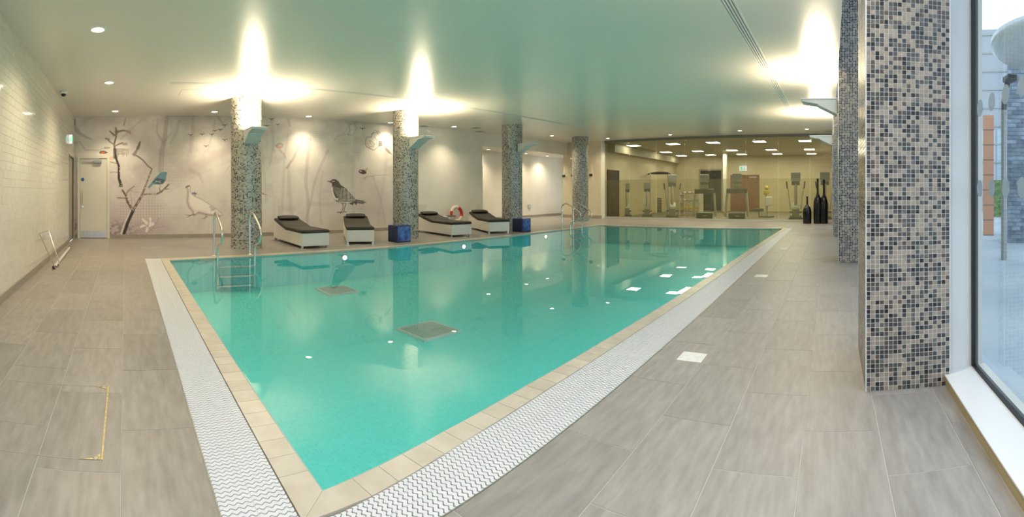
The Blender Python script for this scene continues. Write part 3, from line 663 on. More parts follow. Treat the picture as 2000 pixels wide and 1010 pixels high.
# recess behind (lower corridor with showers)
YR=13.55
rc=empty('wall_recess',kind='structure')
mb=MB(); mb.box(XW-.4,YR,-.1,XE+1.8,YR+.15,3.3); mb.build('recess_back',M['wallwhite'],rc)
mb=MB(); mb.box(XW-.5,YB+.2,-.1,XW-.4,YR,3.3); mb.box(XE+1.6,YB,-.1,XE+1.8,YR,3.3); mb.build('recess_side',M['wallwhite'],rc)
mb=MB(); mb.box(XW-.4,YB+.2,3.0,XE+1.8,YR,3.1); tag(mb.build('ceiling_recess',M['ceil']),kind='structure')
mb=MB(); mb.box(XW-.4,YR-.015,0,XE+1.6,YR,.1); tag(mb.build('baseboard_recess',M['base']),kind='structure')
mb=MB(); mb.box(XW-.4,YB,-.1,XE+1.8,YR,-.012); tag(mb.build('floor_recess',M['tileB']),kind='structure')
mb=MB(); mb.box(13.35,YR-.25,0,13.6,YR,3.0); tag(mb.build('trim_2',M['wallwhite']),kind='structure')
# end wall: glossy part and soffit over gym glazing
we=empty('wall_end',kind='structure')
mb=MB(); mb.box(XE-.25,YGL+.05,.14,XE,12.25,ceilz(XE)+.1); mb.build('gloss_panel',M['satinwall'],we)
mb=MB(); mb.box(XE-.25,YGL-.02,0,XE+.05,YGL+.05,3.6); mb.build('corner_post',M['wallwhite'],we)
mb=MB(); mb.box(XE-.30,YGL+.0,0,XE-.02,12.3,.14); mb.build('plinth',M['base'],we)
for i,(px,py,w_) in enumerate([(1101,344,.12),(1117,343,.05),(1154,342,.12)]):
    s,c=ray(px); X_=XE-.26; Y_=X_*c/s; r_=math.hypot(X_,Y_); Z_=H+(HY-py)/F*r_
    tag(MB().bbox(X_-.03,Y_-w_/1.6,Z_-.055,X_+.012,Y_+w_/1.6,Z_+.055,.008).build('wall_plate',M['black']),['small black switch plate on the glossy end wall, left of the far column','tiny black knob on the end wall touching the far column edge','small black switch plate on the glossy end wall, right of the far column'][i],'switch plate','black plates on the end wall')
# outlet on recess wall
X_,Y_,_=P(1033,424.); s,c=ray(1033.7); Y_=YR-.01; X_=Y_*s/c; Z_=H+(HY-403.5)/F*math.hypot(X_,Y_)
tag(MB().bbox(X_-.1,Y_-.02,Z_-.09,X_+.1,Y_+.012,Z_+.09,.01).build('wall_vent',M['steel']),'small square metal vent low on the recess wall right of third column','vent')

# --- gym glazing (window_1)
w1=empty('window_1',kind='structure')
ys=[10.08,8.8,7.5,6.17,4.82,3.5,2.15,.85,-.45,-.95]; ZG=3.52
for a,b_ in zip(ys[:-1],ys[1:]):
    p=MB().box(XE,b_+.006,.09,XE+.012,a-.006,ZG).build('pane',M['gglass'],w1)
    MB().box(XE+.013,b_+.006,.09,XE+.0145,a-.006,1.78).build('frosted_film',M['film'],p)
MB().box(XE-.04,-.95,0,XE+.06,10.08,.09).build('sill_rail',M['pale'],w1)
MB().box(XE-.03,-.95,ZG,XE+.05,10.08,3.75).build('head_rail',M['slot'],w1)
# --- gym room
gw=empty('wall_gym',kind='structure')
MB().box(XE+.05,YGL,-.1,XG,YGL+.15,3.9).build('side_panel',M['gymwall'],gw)
MB().box(XG,YG,-.1,XG+.15,YGL+.1,3.9).build('back_panel',M['gymwall'],gw)
MB().box(XE+.05,YG-.15,-.1,XG,YG,3.9).build('side_panel',M['gymwall'],gw)
MB().box(XE+.4,YGL-.35,3.1,XG-.02,YGL,3.5).build('bulkhead',M['gymceil'],gw)
tag(MB().box(XE+.06,YG,-.1,XG,YGL,.0).build('floor_gym',M['gymfloor']),kind='structure')
tag(MB().box(XE+.05,YG,3.5,XG,YGL,3.7).build('ceiling_gym',M['gymceil']),kind='structure')
d3=empty('door_3',kind='structure')
MB().box(18.62,YGL-.05,.01,19.62,YGL,2.2).build('door_leaf',M['maroon'],d3)
mb=MB(); mb.box(18.55,YGL-.07,0,18.62,YGL,2.28); mb.box(19.62,YGL-.07,0,19.7,YGL,2.28); mb.box(18.62,YGL-.07,2.2,19.62,YGL,2.28); mb.build('door_frame',M['maroon'],d3)
MB().box(18.75,YGL-.056,1.35,19.5,YGL-.05,2.1).build('vision_panel',M['black'],d3)
mb=MB(); mb.tube([(19.05,YGL-.07,.9),(19.05,YGL-.09,1.2)],.012,8); mb.tube([(19.18,YGL-.07,.9),(19.18,YGL-.09,1.2)],.012,8); mb.build('pull_handle',M['chrome'],d3)
d4=empty('door_4',kind='structure')
for a,b_ in ((6.35,5.45),(5.43,4.5)):
    lf=MB().box(XG-.06,b_,.01,XG,a,2.3).build('door_leaf',M['wood'],d4)
    MB().box(XG-.075,b_+.15,2.1,XG-.06,a-.3,2.2).build('door_closer',M['silver'],lf)
d5=empty('door_5',kind='structure')
MB().box(XG-.02,6.95,.01,XG-.005,8.35,2.6).build('dark_opening',M['black'],d5)
mb=MB(); mb.box(XG-.05,8.35,0,XG,8.45,2.7); mb.box(XG-.05,6.85,0,XG,6.95,2.7); mb.box(XG-.05,6.95,2.6,XG,8.35,2.7); mb.build('door_frame',M['base'],d5)
# ================================================================ COLUMNS
def mosaic_box(w,d,h,pitch=.0284,g=.0019):
    base=MB().box(0,0,0,d,w,h); t=MB(); nz=int(h/pitch)
    def face(o,u,nv,cnt):
        L_=cnt
        for r in range(nz):
            for k in range(L_):
                a0=k*pitch+g; a1=(k+1)*pitch-g; z0=r*pitch+g; z1=z0+pitch-2*g; e=.0022
                p=[(o[0]+u[0]*a,o[1]+u[1]*a,z) for a,z in ((a0,z0),(a1,z0),(a1,z1),(a0,z1))]
                e2=e+random.uniform(-.0003,.0003); q=[(x+nv[0]*e2,y+nv[1]*e2,z) for x,y,z in p]
                t.add(p+q,[(4,5,6,7)]+[(i,(i+1)%4,4+(i+1)%4,4+i) for i in range(4)])
    nw=int(w/pitch+.2); nd=int(d/pitch+.2)
    face((0,w,0),(0,-1),(-1,0),nw); face((0,0,0),(1,0),(0,-1),nd); face((d,0,0),(0,1),(1,0),nw); face((d,w,0),(-1,0),(0,1),nd)
    return base,t
PT=.0284; cw=19*PT; cd=27*PT; ch=5.05
b0,t0=mosaic_box(cw,cd,ch); bme=b0.mesh('column_core',M['mosgrout']); tme=t0.mesh('mosaic_tiles',M['mos'])
edg=MB()
for x_,y_ in ((0,0),(0,cw),(cd,0),(cd,cw)): edg.box(x_-.0035,y_-.0035,0,x_+.0035,y_+.0035,ch)
eme=edg.mesh('corner_bead',M['frame'])
rect_pos=[(2.80,-.76),(7.88,-.14-cw),(12.5,-.07-cw),(16.9,-.05-cw)]
rl=['square mosaic column nearest the camera, beside the tall window','square mosaic column second from the camera on the window side','square mosaic column third from the camera on the window side','square mosaic column farthest along the window side, by the black vases']
for (x,y),lb in zip(rect_pos,rl):
    c=empty('mosaic_column',lb,'column',(x,y,0))
    o=link('column_core',bme,c); o2=link('mosaic_tiles',tme,c); o2['kind']='stuff'; link('corner_bead',eme,c)
R=.345; hr=3.62
b1=MB().lathe([(R-.004,0),(R-.004,hr)],76); t1=MB(); nc=76; pitch=2*PI*R/nc
for r in range(int(hr/pitch)+1):
    for k in range(nc):
        a0=(k+.05)*2*PI/nc; a1=(k+.95)*2*PI/nc; z0=r*pitch+.0014; z1=(r+1)*pitch-.0014; e=R+random.uniform(-.0004,.0004); i_=R-.004
        p=[(i_*math.cos(a),i_*math.sin(a),z) for a,z in ((a0,z0),(a1,z0),(a1,z1),(a0,z1))]; q=[(e*math.cos(a),e*math.sin(a),z) for a,z in ((a0,z0),(a1,z0),(a1,z1),(a0,z1))]
        t1.add(p+q,[(4,5,6,7)]+[(i,(i+1)%4,4+(i+1)%4,4+i) for i in range(4)])
rb=b1.mesh('column_core',M['mosgroutr']); rt=t1.mesh('mosaic_tiles',M['mosr'])
round_pos=[(2.67,9.67),(7.08,9.83),(11.49,9.87),(16.18,10.1)]
rl2=['round mosaic column farthest left, in front of the bird mural','second round mosaic column from the left, at the right edge of the mural','third round mosaic column from the left, beside a blue cube table','round mosaic column farthest right, behind the second pool ladder']
for i,((x,y),lb) in enumerate(zip(round_pos,rl2)):
    c=empty('round_column',lb,'column',(x,y,0)); link('column_core',rb,c); o=link('mosaic_tiles',rt,c,rot=(0,0,i*.7)); o['kind']='stuff'

# ================================================================ UPLIGHT LAMPS
def make_lamp():
    c=empty('wall_uplight','x','lamp')
    w=.16   # wedge profile in (x outward, z): flat top, sloping underside with a kink
    prof=[(0,-.26),(.34,-.095),(.34,-.08),(.62,-.03),(.62,0),(.0,0)]
    mb=MB().prism([(a,b_) for a,b_ in prof],-w,w,'y'); recalc(mb.build('housing',M['lampbody'],c))
    MB().bbox(-.0,-w-.01,.0,.64,w+.01,.022,.004).build('top_plate',M['frame'],c)
    MB().box(-.03,-.06,-.2,.0,.06,-.04).build('wall_bracket',M['steel'],c)
    MB().box(.12,-w+.03,.0225,.56,w-.03,.026).build('lens',M['lampglow'],c)
    return c
lamp0=make_lamp()
LP=[(2.67,9.67,-PI/2,2.54,R,1,'white wedge uplight on the leftmost round column'),(7.08,9.83,-PI/2,2.64,R,1,'white wedge uplight on the second round column'),(11.49,9.87,-PI/2,2.80,R,0,'unlit white wedge lamp on the third round column'),
    (3.0,-.76+cw,PI/2,2.86,0,1,'white wedge uplight on the nearest square column, above the view'),(8.1,-.14,PI/2,2.88,0,1,'white wedge uplight on the second square column'),(12.7,-.07,PI/2,2.80,0,1,'smaller looking white wedge uplight on the third square column')]
for i,(x,y,a,z,r,on,lb) in enumerate(LP):
    c=lamp0 if i==0 else copy_tree(lamp0)
    c['label']=lb; c.location=(x+(r+.03)*math.cos(a),y+(r+.03)*math.sin(a),z); c.rotation_euler=(0,0,a)
    if not on:
        for ch in c.children:
            if ch.name.startswith('lens'): ch.data=ch.data.copy(); ch.data.materials[0]=M['frame']
        continue
    dx,dy=math.cos(a),math.sin(a)
    area('uplight',(c.location.x+.34*dx,c.location.y+.34*dy,z+.035),.40,UP_W,WARM,(PI,0,a),'RECTANGLE',.22)

# ================================================================ CEILING DOWNLIGHTS
def make_down():
    c=empty('downlight','x','ceiling light')
    MB().lathe([(.075,-.001),(.08,-.012),(.105,-.014),(.115,-.004),(.115,.002)],28).build('trim_ring',M['ring'],c)
    MB().add([(.078*math.cos(2*PI*k/24),.078*math.sin(2*PI*k/24),-.004) for k in range(24)],[tuple(range(24))[::-1]]).build('lamp_glass',M['down'],c)
    return c
DL=[(191,57,'nearest the camera beside the left tiled wall'),(213,161,'second along the left tiled wall'),(225,217,'third along the left wall, above the cream door'),(419,218,'above the white dove, left of the first round column'),
    (603,227,'between the first and second round columns, above the lounger'),(760,240,'just left of the second round column'),(887,247,'above the lifebuoy between the second and third round columns'),(1078,265,'between the third and fourth round columns'),
    (1187,270,'at the left end of the row along the gym glass'),(1309,263,'second from the left in the row along the gym glass'),(1445,255,'third from the left in the row along the gym glass'),(1576,252,'at the right end of the row along the gym glass')]
d0=make_down(); used=False
for px,py,lb in DL:
    x,y,z=PC(px,py)
    y=min(y,YB-.3); x=min(x,XE-.35)
    c=d0 if not used else copy_tree(d0); used=True
    c['label']='added unseen ceiling downlight '+lb; c.location=(x,y,z); c.rotation_euler=(0,-math.atan(.018),0)
    spot('downlight_beam',(x,y,z-.03),DOWN_W*PI*(.85 if y>11 or x>17.5 else 1.2),WARM2,2.05 if y>11 else 2.6,1.0,.12)
# unseen downlights added overhead to brighten the near deck and column
for x,y,lb in ((-.36,2.7,'over the camera end of the deck, above the floor hatch'),(-.36,.2,'straight above the camera'),(2.3,.3,'over the window side deck, right of the camera'),(4.2,.5,'over the window side deck, beyond the nearest square column'),(.7,.1,'beside the tall window, right of the camera')):
    c=copy_tree(d0); c['label']='added unseen ceiling downlight '+lb; c.location=(x,y,ceilz(x))
    spot('downlight_beam',(x,y,ceilz(x)-.03),DOWN_W*PI*.46,NEUT,2.7,1.0,.07)
for px,py,lb in ((954,304.5,'seen through the doorway beside the shower'),(1028,305,'in the lower recess ceiling, left one'),(1069,300,'in the lower recess ceiling, right one')):
    s,c_=ray(px); r=(13.0 if px>960 else 12.9)/c_
    c=copy_tree(d0); c['label']='round recessed downlight '+lb; c.location=(r*s,r*c_,3.0)
    spot('downlight_beam',(r*s,r*c_,2.96),DOWN_W*PI*.6,WARM,2.4,1,.07)
# smoke detectors / small vents
for px,py,lb in ((828,252,'small flat ceiling vent beside the second round column'),(930,249,'small flat ceiling detector left of the third round column, left one'),(937,258,'small flat ceiling vent left of the third round column, lower one')):
    x,y,z=PC(px,py); y_=min(y,YB-.25); f_=y_/y; x*=f_; y=y_
    c=empty('ceiling_vent',lb,'vent',(x,y,ceilz(x))); MB().bbox(-.16,-.16,-.014,.16,.16,.004,.004).build('cover',M['white'],c)
    mb=MB(); [mb.box(-.13,-.12+k*.06,-.018,.13,-.1+k*.06,-.0145) for k in range(5)]; mb.build('louvre',M['slot'],c)
# CCTV dome
x,y,z=PC(131,178); x=XL+.14
cc=empty('security_camera','small white dome security camera on ceiling in the far left corner','camera',(x,y,ceilz(x)))
MB().lathe([(.001,0),(.075,0),(.08,-.03),(.07,-.055),(.001,-.055)],20).build('housing',M['white'],cc)
MB().lathe([(.055,-.055),(.05,-.08),(.03,-.1),(.001,-.108)],20).build('dome',M['black'],cc)

# ================================================================ DOOR in the mural wall
d1=empty('door_1',kind='structure')
dx0,dx1=YB*math.tan((157-X0)/F),YB*math.tan((209-X0)/F); dz=2.13
lf=MB().bbox(dx0,YB-.05,.012,dx1,YB-.01,dz,.003).build('door_leaf',M['doorw'],d1)
mb=MB(); mb.box(dx0-.07,YB-.07,0,dx0-.004,YB,dz+.08); mb.box(dx1+.004,YB-.07,0,dx1+.07,YB,dz+.08); mb.box(dx0-.004,YB-.07,dz+.004,dx1+.004,YB,dz+.08); mb.build('door_frame',M['doorw'],d1)
MB().box(dx0+.02,YB-.053,.02,dx1-.02,YB-.0501,.19).build('kick_plate',M['steel'],lf)
MB().bbox(dx1-.36,YB-.11,dz-.12,dx1-.14,YB-.0502,dz-.05,.006).build('door_closer',M['silver'],lf)
mb=MB(); mb.box(dx0+.12,YB-.12,dz-.03,dx1-.2,YB-.1,dz+.0); mb.build('closer_arm',M['silver'],lf)
mb=MB(); mb.tube([(dx0+.06,YB-.05,.93),(dx0+.06,YB-.09,.95),(dx0+.06,YB-.09,1.24),(dx0+.06,YB-.05,1.26)],.01,8); mb.build('pull_handle',M['chrome'],lf)
MB().cyl((dx0+.07,YB-.05,.84),(dx0+.07,YB-.068,.84),.025,14).build('lock',M['chrome'],lf)
MB().cyl((dx0+.065,YB-.05,1.57),(dx0+.065,YB-.054,1.57),.045,18).build('blue_sign',M['bluesign'],lf)
MB().box((dx0+dx1)/2-.08,YB-.053,1.60,(dx0+dx1)/2+.06,YB-.0501,1.615).build('notice',M['white'],lf)
for z_ in (.3,1.85): MB().box(dx1-.006,YB-.062,z_,dx1+.012,YB-.05,z_+.1).build('hinge',M['steel'],lf)
mb=MB(); mb.box(-1.37,YB-.015,0,dx0-.07,YB,.1); mb.box(dx1+.07,YB-.015,0,-.02,YB,.1); tag(mb.build('baseboard_door',M['base']),kind='structure')
tag(MB().box(XL+.0,YB-.04,3.02,XL+.035,YB-.002,3.2).build('trim_3',M['base']),kind='structure')
# exit sign on left wall
yE=9.55; es_=empty('exit_sign','small white exit sign projecting from the left wall near the far door','sign',(XL+.0,10.9,2.42))
MB().box(0,-.012,0,.075,.012,.22).build('sign_panel',M['signw'],es_)
def runner(mb,x,y,z,s,ax='x'):
    def p(a,b_): return (x+a*s,y,z+b_*s) if ax=='x' else (x,y+a*s,z+b_*s)
    for q in ([(.0,.75),(.0,.45)],[(.0,.45),(-.2,.2),(-.3,.0)],[(.0,.45),(.15,.22),(.05,0)],[(.0,.7),(-.2,.55)],[(.0,.7),(.2,.5)]): mb.tube([p(*t_) for t_ in q],.05*s,5)
    mb.cyl(p(0,.82),p(.01,.92),.07*s,8)
mb=MB(); runner(mb,.035,-.014,.06,.10); mb.build('running_figure',M['green'],es_)
mb=MB(); mb.box(.065,-.014,.06,.09,-.0125,.17); mb.build('doorway_symbol',M['green'],es_)

# ================================================================ LOUNGERS
def make_lounger(tilt=.15):
    c=empty('sun_lounger','x','sun lounger')
    w=.33; prof=[(0,.055),(2.0,.055),(2.0,.43),(1.72,.44),(1.08,.335),(0,.335)]   # (y from foot, z)
    mb=MB(); mb.prism(prof,-w,w,'x'); o=recalc(mb.build('body',M['lounge'],c))
    bm=bmesh.new(); bm.from_mesh(o.data); bmesh.ops.bevel(bm,geom=bm.edges[:],offset=.012,segments=2,affect='EDGES'); bm.to_mesh(o.data); bm.free()
    # mattress follows the bed
    top=[(-.01,.338),(1.08,.338),(1.92,.50)]; th=.068
    def slab(pts,w,th,seam=0):
        bm=bmesh.new(); cs_=[]
        for (y,z) in pts:
            cs_.append([bm.verts.new((x,y,z+dz_)) for x,dz_ in ((-w,0),(w,0),(w,th),(-w,th))])
        for a,b_ in zip(cs_[:-1],cs_[1:]):
            for k in range(4): bm.faces.new((a[k],a[(k+1)%4],b_[(k+1)%4],b_[k]))
        bm.faces.new(cs_[0][::-1]); bm.faces.new(cs_[-1])
        bmesh.ops.recalc_face_normals(bm,faces=bm.faces[:]); bmesh.ops.bevel(bm,geom=[e for e in bm.edges if abs(e.calc_face_angle(0))>.8],offset=.018,segments=3,affect='EDGES')
        m_=bpy.data.meshes.new('mattress'); bm.to_mesh(m_); bm.free(); m_.materials.append(M['cushion']); return m_
    ms=link('mattress',slab([(-.012,.336),(1.07,.336),(1.96,.50)],w+.006,.068),c)
    mb=MB(); mb.tube([(-w-.006,-.012,.372),(w+.006,-.012,.372)],.004,6); mb.build('piping',M['black'],ms)
    # head pillow
    bm=bmesh.new(); bmesh.ops.create_cube(bm,size=1); bmesh.ops.subdivide_edges(bm,edges=bm.edges[:],cuts=3,use_grid_fill=True)
    for v in bm.verts:
        x,y,z=v.co; f_=(1-(2*x)**4*.5)*(1-(2*y)**4*.6); v.co=(x*.54,y*.26,z*.10*f_)
    bmesh.ops.smooth_vert(bm,verts=bm.verts[:],factor=.5,use_axis_x=True,use_axis_y=True,use_axis_z=True)
    pm_=bpy.data.meshes.new('pillow'); bm.to_mesh(pm_); bm.free(); pm_.materials.append(M['cushion']); pm_.polygons.foreach_set('use_smooth',[True]*len(pm_.polygons))
    link('pillow',pm_,c,(0,1.80,.585),(math.atan(.164/.89),0,0))
    for sx in (-1,1):
        for y in (.06,1.92): MB().box(sx*(w-.03)-.022,y-.022,0,sx*(w-.03)+.022,y+.022,.058).build('foot',M['chrome'],c)
    return c
l0=make_lounger()
LG=[(3.72,8.98,.02,'white sun lounger with brown mattress right of the first round column'),(5.02,9.36,.45,'white sun lounger seen foot-on, below the big songbird of the mural'),(8.13,9.14,.15,'white sun lounger partly hidden by the second round column'),(9.62,9.17,.46,'white sun lounger left of the third round column')]
for i,(x,y,a,lb) in enumerate(LG):   # x,y: left corner of the foot end
    c=l0 if i==0 else copy_tree(l0); c['label']=lb; c['group']='sun loungers beside the pool'; c.location=(x+.33*math.cos(a),y-.33*math.sin(a),0); c.rotation_euler=(0,0,-a)
# ================================================================ BLUE CUBES
for (x,y,lb) in ((6.43,9.20,'mottled blue glazed cube table left of the second round column'),(10.84,8.92,'mottled blue glazed cube table by the third round column')):
    c=empty('cube_table',lb,'side table',(x,y,0),0,'blue cube side tables')
    MB().bbox(-.205,-.205,.0,.205,.205,.41,.012).build('cube_core',M['cubedark'],c)
    MB().bbox(-.185,-.213,.022,.185,-.2,.388,.005).build('front_panel',M['cubeblue'],c)
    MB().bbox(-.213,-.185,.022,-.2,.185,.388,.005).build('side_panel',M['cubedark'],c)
    MB().bbox(-.19,-.19,.402,.19,.19,.418,.004).build('top_panel',M['cubeblue'],c)
# ================================================================ LIFEBUOY + STAND
bx,by=11.05*1.0,YB-.17
s,c_=ray(891.5); rr_=(YB-.16)/c_; bx,by=rr_*s,YB-.16
bu=empty('lifebuoy','red and white lifebuoy ring leaning on the wall behind the loungers','lifebuoy',(bx,by,.45)); 
for k in range(8):
    mb=MB(); pts=[(.25*math.cos(a),0,.25*math.sin(a)) for a in np.linspace(k*PI/4-.4,(k+1)*PI/4-.4,9)]; mb.tube(pts,.058,14,cap=True)
    red=k in (0,1,4); mb.build('red_band' if red else 'white_band',M['red'] if red else M['buoyw'],bu)
mb=MB(); a_=np.linspace(0,2*PI,41); mb.tube([(.325*math.cos(t_),-.01,.325*math.sin(t_)) for t_ in a_],.008,6,cap=False); mb.build('rope',M['buoyw'],bu)
bu.rotation_euler=(-.1,0,0)
MB().box(-.02,.04,.16,.02,.165,.20).build('wall_hook',M['steel'],bu)
s,c_=ray(868); rr_=(11.2)/c_
tb=empty('low_table','low white table with a dark tray behind the partly hidden lounger','table',(rr_*s,11.25,0))
MB().bbox(-.38,-.2,.40,.38,.2,.43,.006).build('tabletop',M['pale'],tb)
for sx in (-1,1):
    for sy in (-1,1): MB().box(sx*.34-.015,sy*.17-.015,0,sx*.34+.015,sy*.17+.015,.4).build('leg',M['pale'],tb)
tr=empty('tray','flat dark tray on the low white table','tray',(rr_*s+.25,11.15,.43)); MB().lathe([(.001,0),(.15,0),(.17,.018),(.16,.02),(.145,.006),(.001,.006)],24).build('dish',M['grey'],tr)
def clear_chair(loc,rz,lb):
    c=empty('clear_chair',lb,'chair',loc,rz,None)
    MB().bbox(-.22,-.2,.43,.22,.22,.445,.005).build('seat',M['clear'],c)
    mb=MB(); mb.bbox(-.21,.2,.45,.21,.215,.82,.005); mb.build('backrest',M['clear'],c)
    for sx in (-1,1):
        for sy in (-1,1): mb=MB(); mb.tube([(sx*.19,sy*.17,.43),(sx*.22,sy*.22,0)],.008,8); mb.build('leg',M['chrome'],c)
s,c_=ray(848); clear_chair(((11.3/c_)*s-.25,11.45,0),0,'clear acrylic chair against the white wall right of second column')
s,c_=ray(950); clear_chair(((11.4/c_)*s,11.5,0),0,'clear acrylic chair behind the lounger left of third column')
# ================================================================ POOL LADDERS
def make_ladder():
    c=empty('pool_ladder','x','pool ladder')
    for x in (-.36,.36):
        path=smooth([(x,.28,0),(x,.28,.45),(x,.27,.72),(x,.20,.82),(x,.08,.84),(x,-.12,.75),(x,-.38,.60),(x,-.46,.50),(x,-.44,.38),(x,-.34,.30),(x,-.16,.25),(x,-.08,.18),(x,-.065,.0),(x,-.065,-.58)],6)
        rl_=MB().tube(path,.021,12).build('handrail',M['chrome'],c)
        MB().lathe([(.001,.012),(.04,.012),(.045,0.002)],18,(x,.28,0)).build('floor_flange',M['chrome'],rl_)
    for z in (-.16,-.34,-.52):
        MB().bbox(-.35,-.14,z-.015,.35,-.05,z+.015,.006).build('step',M['steel'],c)
    return c
def yfar(x):
    for a,b_ in zip(SF[:-1],SF[1:]):
        if b_[0]<=x<=a[0]: t_=(x-a[0])/(b_[0]-a[0]); return a[1]+(b_[1]-a[1])*t_
ld=make_ladder(); ld['label']='steel pool ladder with looped handrails in front of the first round column'; ld.location=(2.07,8.27,0)
ld2=copy_tree(ld); ld2['label']='steel pool ladder with looped handrails at the far corner of the pool'; ld2.location=(12.75,8.18,0)
# ================================================================ POOL FITTINGS
def make_drain(lb,x,y):
    c=empty('pool_drain',lb,'drain',(x,y,-DEP)); w=.31
    mb=MB(); mb.box(-w,-w,.0,w,-w+.03,.03); mb.box(-w,w-.03,.0,w,w,.03); mb.box(-w,-w+.03,.0,-w+.03,w-.03,.03); mb.box(w-.03,-w+.03,.0,w,w-.03,.03); mb.build('frame',M['pale'],c)
    MB().box(-w+.03,-w+.03,.0,w-.03,w-.03,.008).build('pan',M['drain'],c)
    mb=MB()
    for k in range(14): y_=-w+.05+k*.04; mb.box(-w+.03,y_,.01,w-.03,y_+.014,.026)
    mb.build('slats',M['drain'],c); return c
make_drain('square grey floor drain under water near the middle of the pool',3.74,4.68); make_drain('square grey floor drain under water towards the mural side',3.82,7.5)
for x,lb in ((4.45,'below the foot-on lounger'),(7.8,'below the partly hidden lounger'),(11.2,'right of the second blue cube')):
    y=yfar(x)-.012; c=empty('underwater_light','round underwater light in the far pool wall, '+lb,'pool light',(x,y,-.15),0)
    MB().cyl((0,.01,0),(0,-.005,0),.06,20).build('rim',M['steel'],c); MB().cyl((0,-.0055,0),(0,-.012,0),.045,20).build('lens',emis('underwater_glow',(1,.97,.9,1),14) if 'uw' not in M else M['uw'],c)
UWG=emis('pool_fill_glow',(.9,1,.97,1),1.2)
def strip(lb,x0,y0,x1,y1,nx,ny,w_):  # light strips added out of view under the coping to brighten the basin
    a=Vector((x0,y0,-.09)); b_=Vector((x1,y1,-.09)); l_=(b_-a).length; c=empty('pool_fill_strip',lb,'pool light',(a+b_)/2,math.atan2(b_.y-a.y,b_.x-a.x))
    MB().box(-l_/2,-.012,-.02,l_/2,.012,.02).build('housing',M['frame'],c)
    q=Vector((nx,ny,0))
    area('underwater_fill',(a+b_)/2+q*.03,l_*.98,w_*l_,(.9,1,.97),(PI/2,0,math.atan2(-nx,ny)),'RECTANGLE',.06)
for k in range(6):
    x=.95+k*2.25; lb=['first','second','third','fourth','fifth','sixth'][k]
    strip('added unseen underwater fill strip below the window side coping, %s from the near corner'%lb,x,yin(x)+CW+.03,x+2.1,yin(x+2.1)+CW+.03,0,1,POOL_FILL_W*(.12,.4,1.1,1.7,2.2,2.4)[k])
# ================================================================ FLOOR HATCHES
ht=empty('floor_hatch','brass edged rectangular hatch in the deck at the lower left','hatch')
hx0,hx1,hy0,hy1=-1.0,-.105,2.085,2.875; mb=MB()
MB().box(hx1-.009,hy0,-.002,hx1,hy1,.0022).build('edge_strip',M['brass'],ht)
mb=MB(); mb.box(hx0,hy0,-.002,hx1-.013,hy0+.005,.0018); mb.box(hx0,hy1-.005,-.002,hx1-.013,hy1,.0018); mb.box(hx0,hy0,-.002,hx0+.005,hy1,.0018); mb.build('frame_line',M['base'],ht)
for yy,sg in ((hy0,1),(hy1,-1)):
    cp=MB().prism([(hx1-.0135,yy),(hx1-.0135,yy+sg*.05),(hx1-.05,yy+sg*.013),(hx1-.11,yy)][::sg],-.002,.0024).build('corner_plate',M['brass'],ht); recalc(cp)
    MB().lathe([(.016,.0),(.016,.0012),(.009,.0012),(.009,.0)],16,(hx1-.035,yy+sg*.016,.0024)).build('key_ring',M['steel'],cp)
h2=empty('small_floor_hatch','faint small rectangular hatch outline in the deck near the pool corner','hatch')
a=P(158,514); b_=P(247,526); mb=MB(); x0,y1=a[0],a[1]; x1,y0=b_[0]-.03,b_[1]; t_=.006
mb.box(x0,y0,-.002,x1,y0+t_,.0016); mb.box(x0,y1-t_,-.002,x1,y1,.0016); mb.box(x0,y0,-.002,x0+t_*2,y1,.0016); mb.box(x1-t_*2,y0,-.002,x1,y1,.0016); mb.build('frame_line',M['base'],h2)
# ================================================================ ROLLER POLE + CLEAR FRAME AT LEFT WALL
a=Vector(P(106,522,.03)); b_=Vector(P(136,484,.03)); a.z=b_.z=.032; a.x=max(a.x,XL+.06); b_.x=max(b_.x,XL+.08)
po=empty('cleaning_pole','pale round pole lying on the deck at the foot of the left wall','pole')
MB().tube([a,b_],.026,12).build('tube_body',M['pale'],po)
d_=(b_-a).normalized(); MB().tube([a-d_*.03,a+d_*.02],.031,12).build('end_cap',M['maroon'],po); MB().tube([b_-d_*.02,b_+d_*.03],.031,12).build('end_cap',M['maroon'],po)
fr=empty('wire_frame','thin bright wire frame leaning against the left tiled wall','frame')
def PW(px,py):  # point just in front of the left wall
    s,c_=ray(px); r=(XL+.05)/s; return (XL+.05,r*c_,H+(HY-py)/F*r)
q=[PW(76,456),PW(95,450)]; g1=tuple(a+Vector((.03,-.05,-.02))); g2=tuple(a+Vector((.06,.25,-.02)))
MB().tube(smooth([q[0],tuple((Vector(q[0])+Vector(g1))/2+Vector((.0,.05,-.02))),(g1[0],g1[1],.012)],5),.008,8).build('side_rod',M['chrome'],fr)
MB().tube(smooth([q[1],tuple((Vector(q[1])+Vector(g2))/2),(g2[0],g2[1],.012)],5),.008,8).build('side_rod',M['chrome'],fr)
MB().tube([q[0],q[1]],.006,8).build('top_rod',M['chrome'],fr)
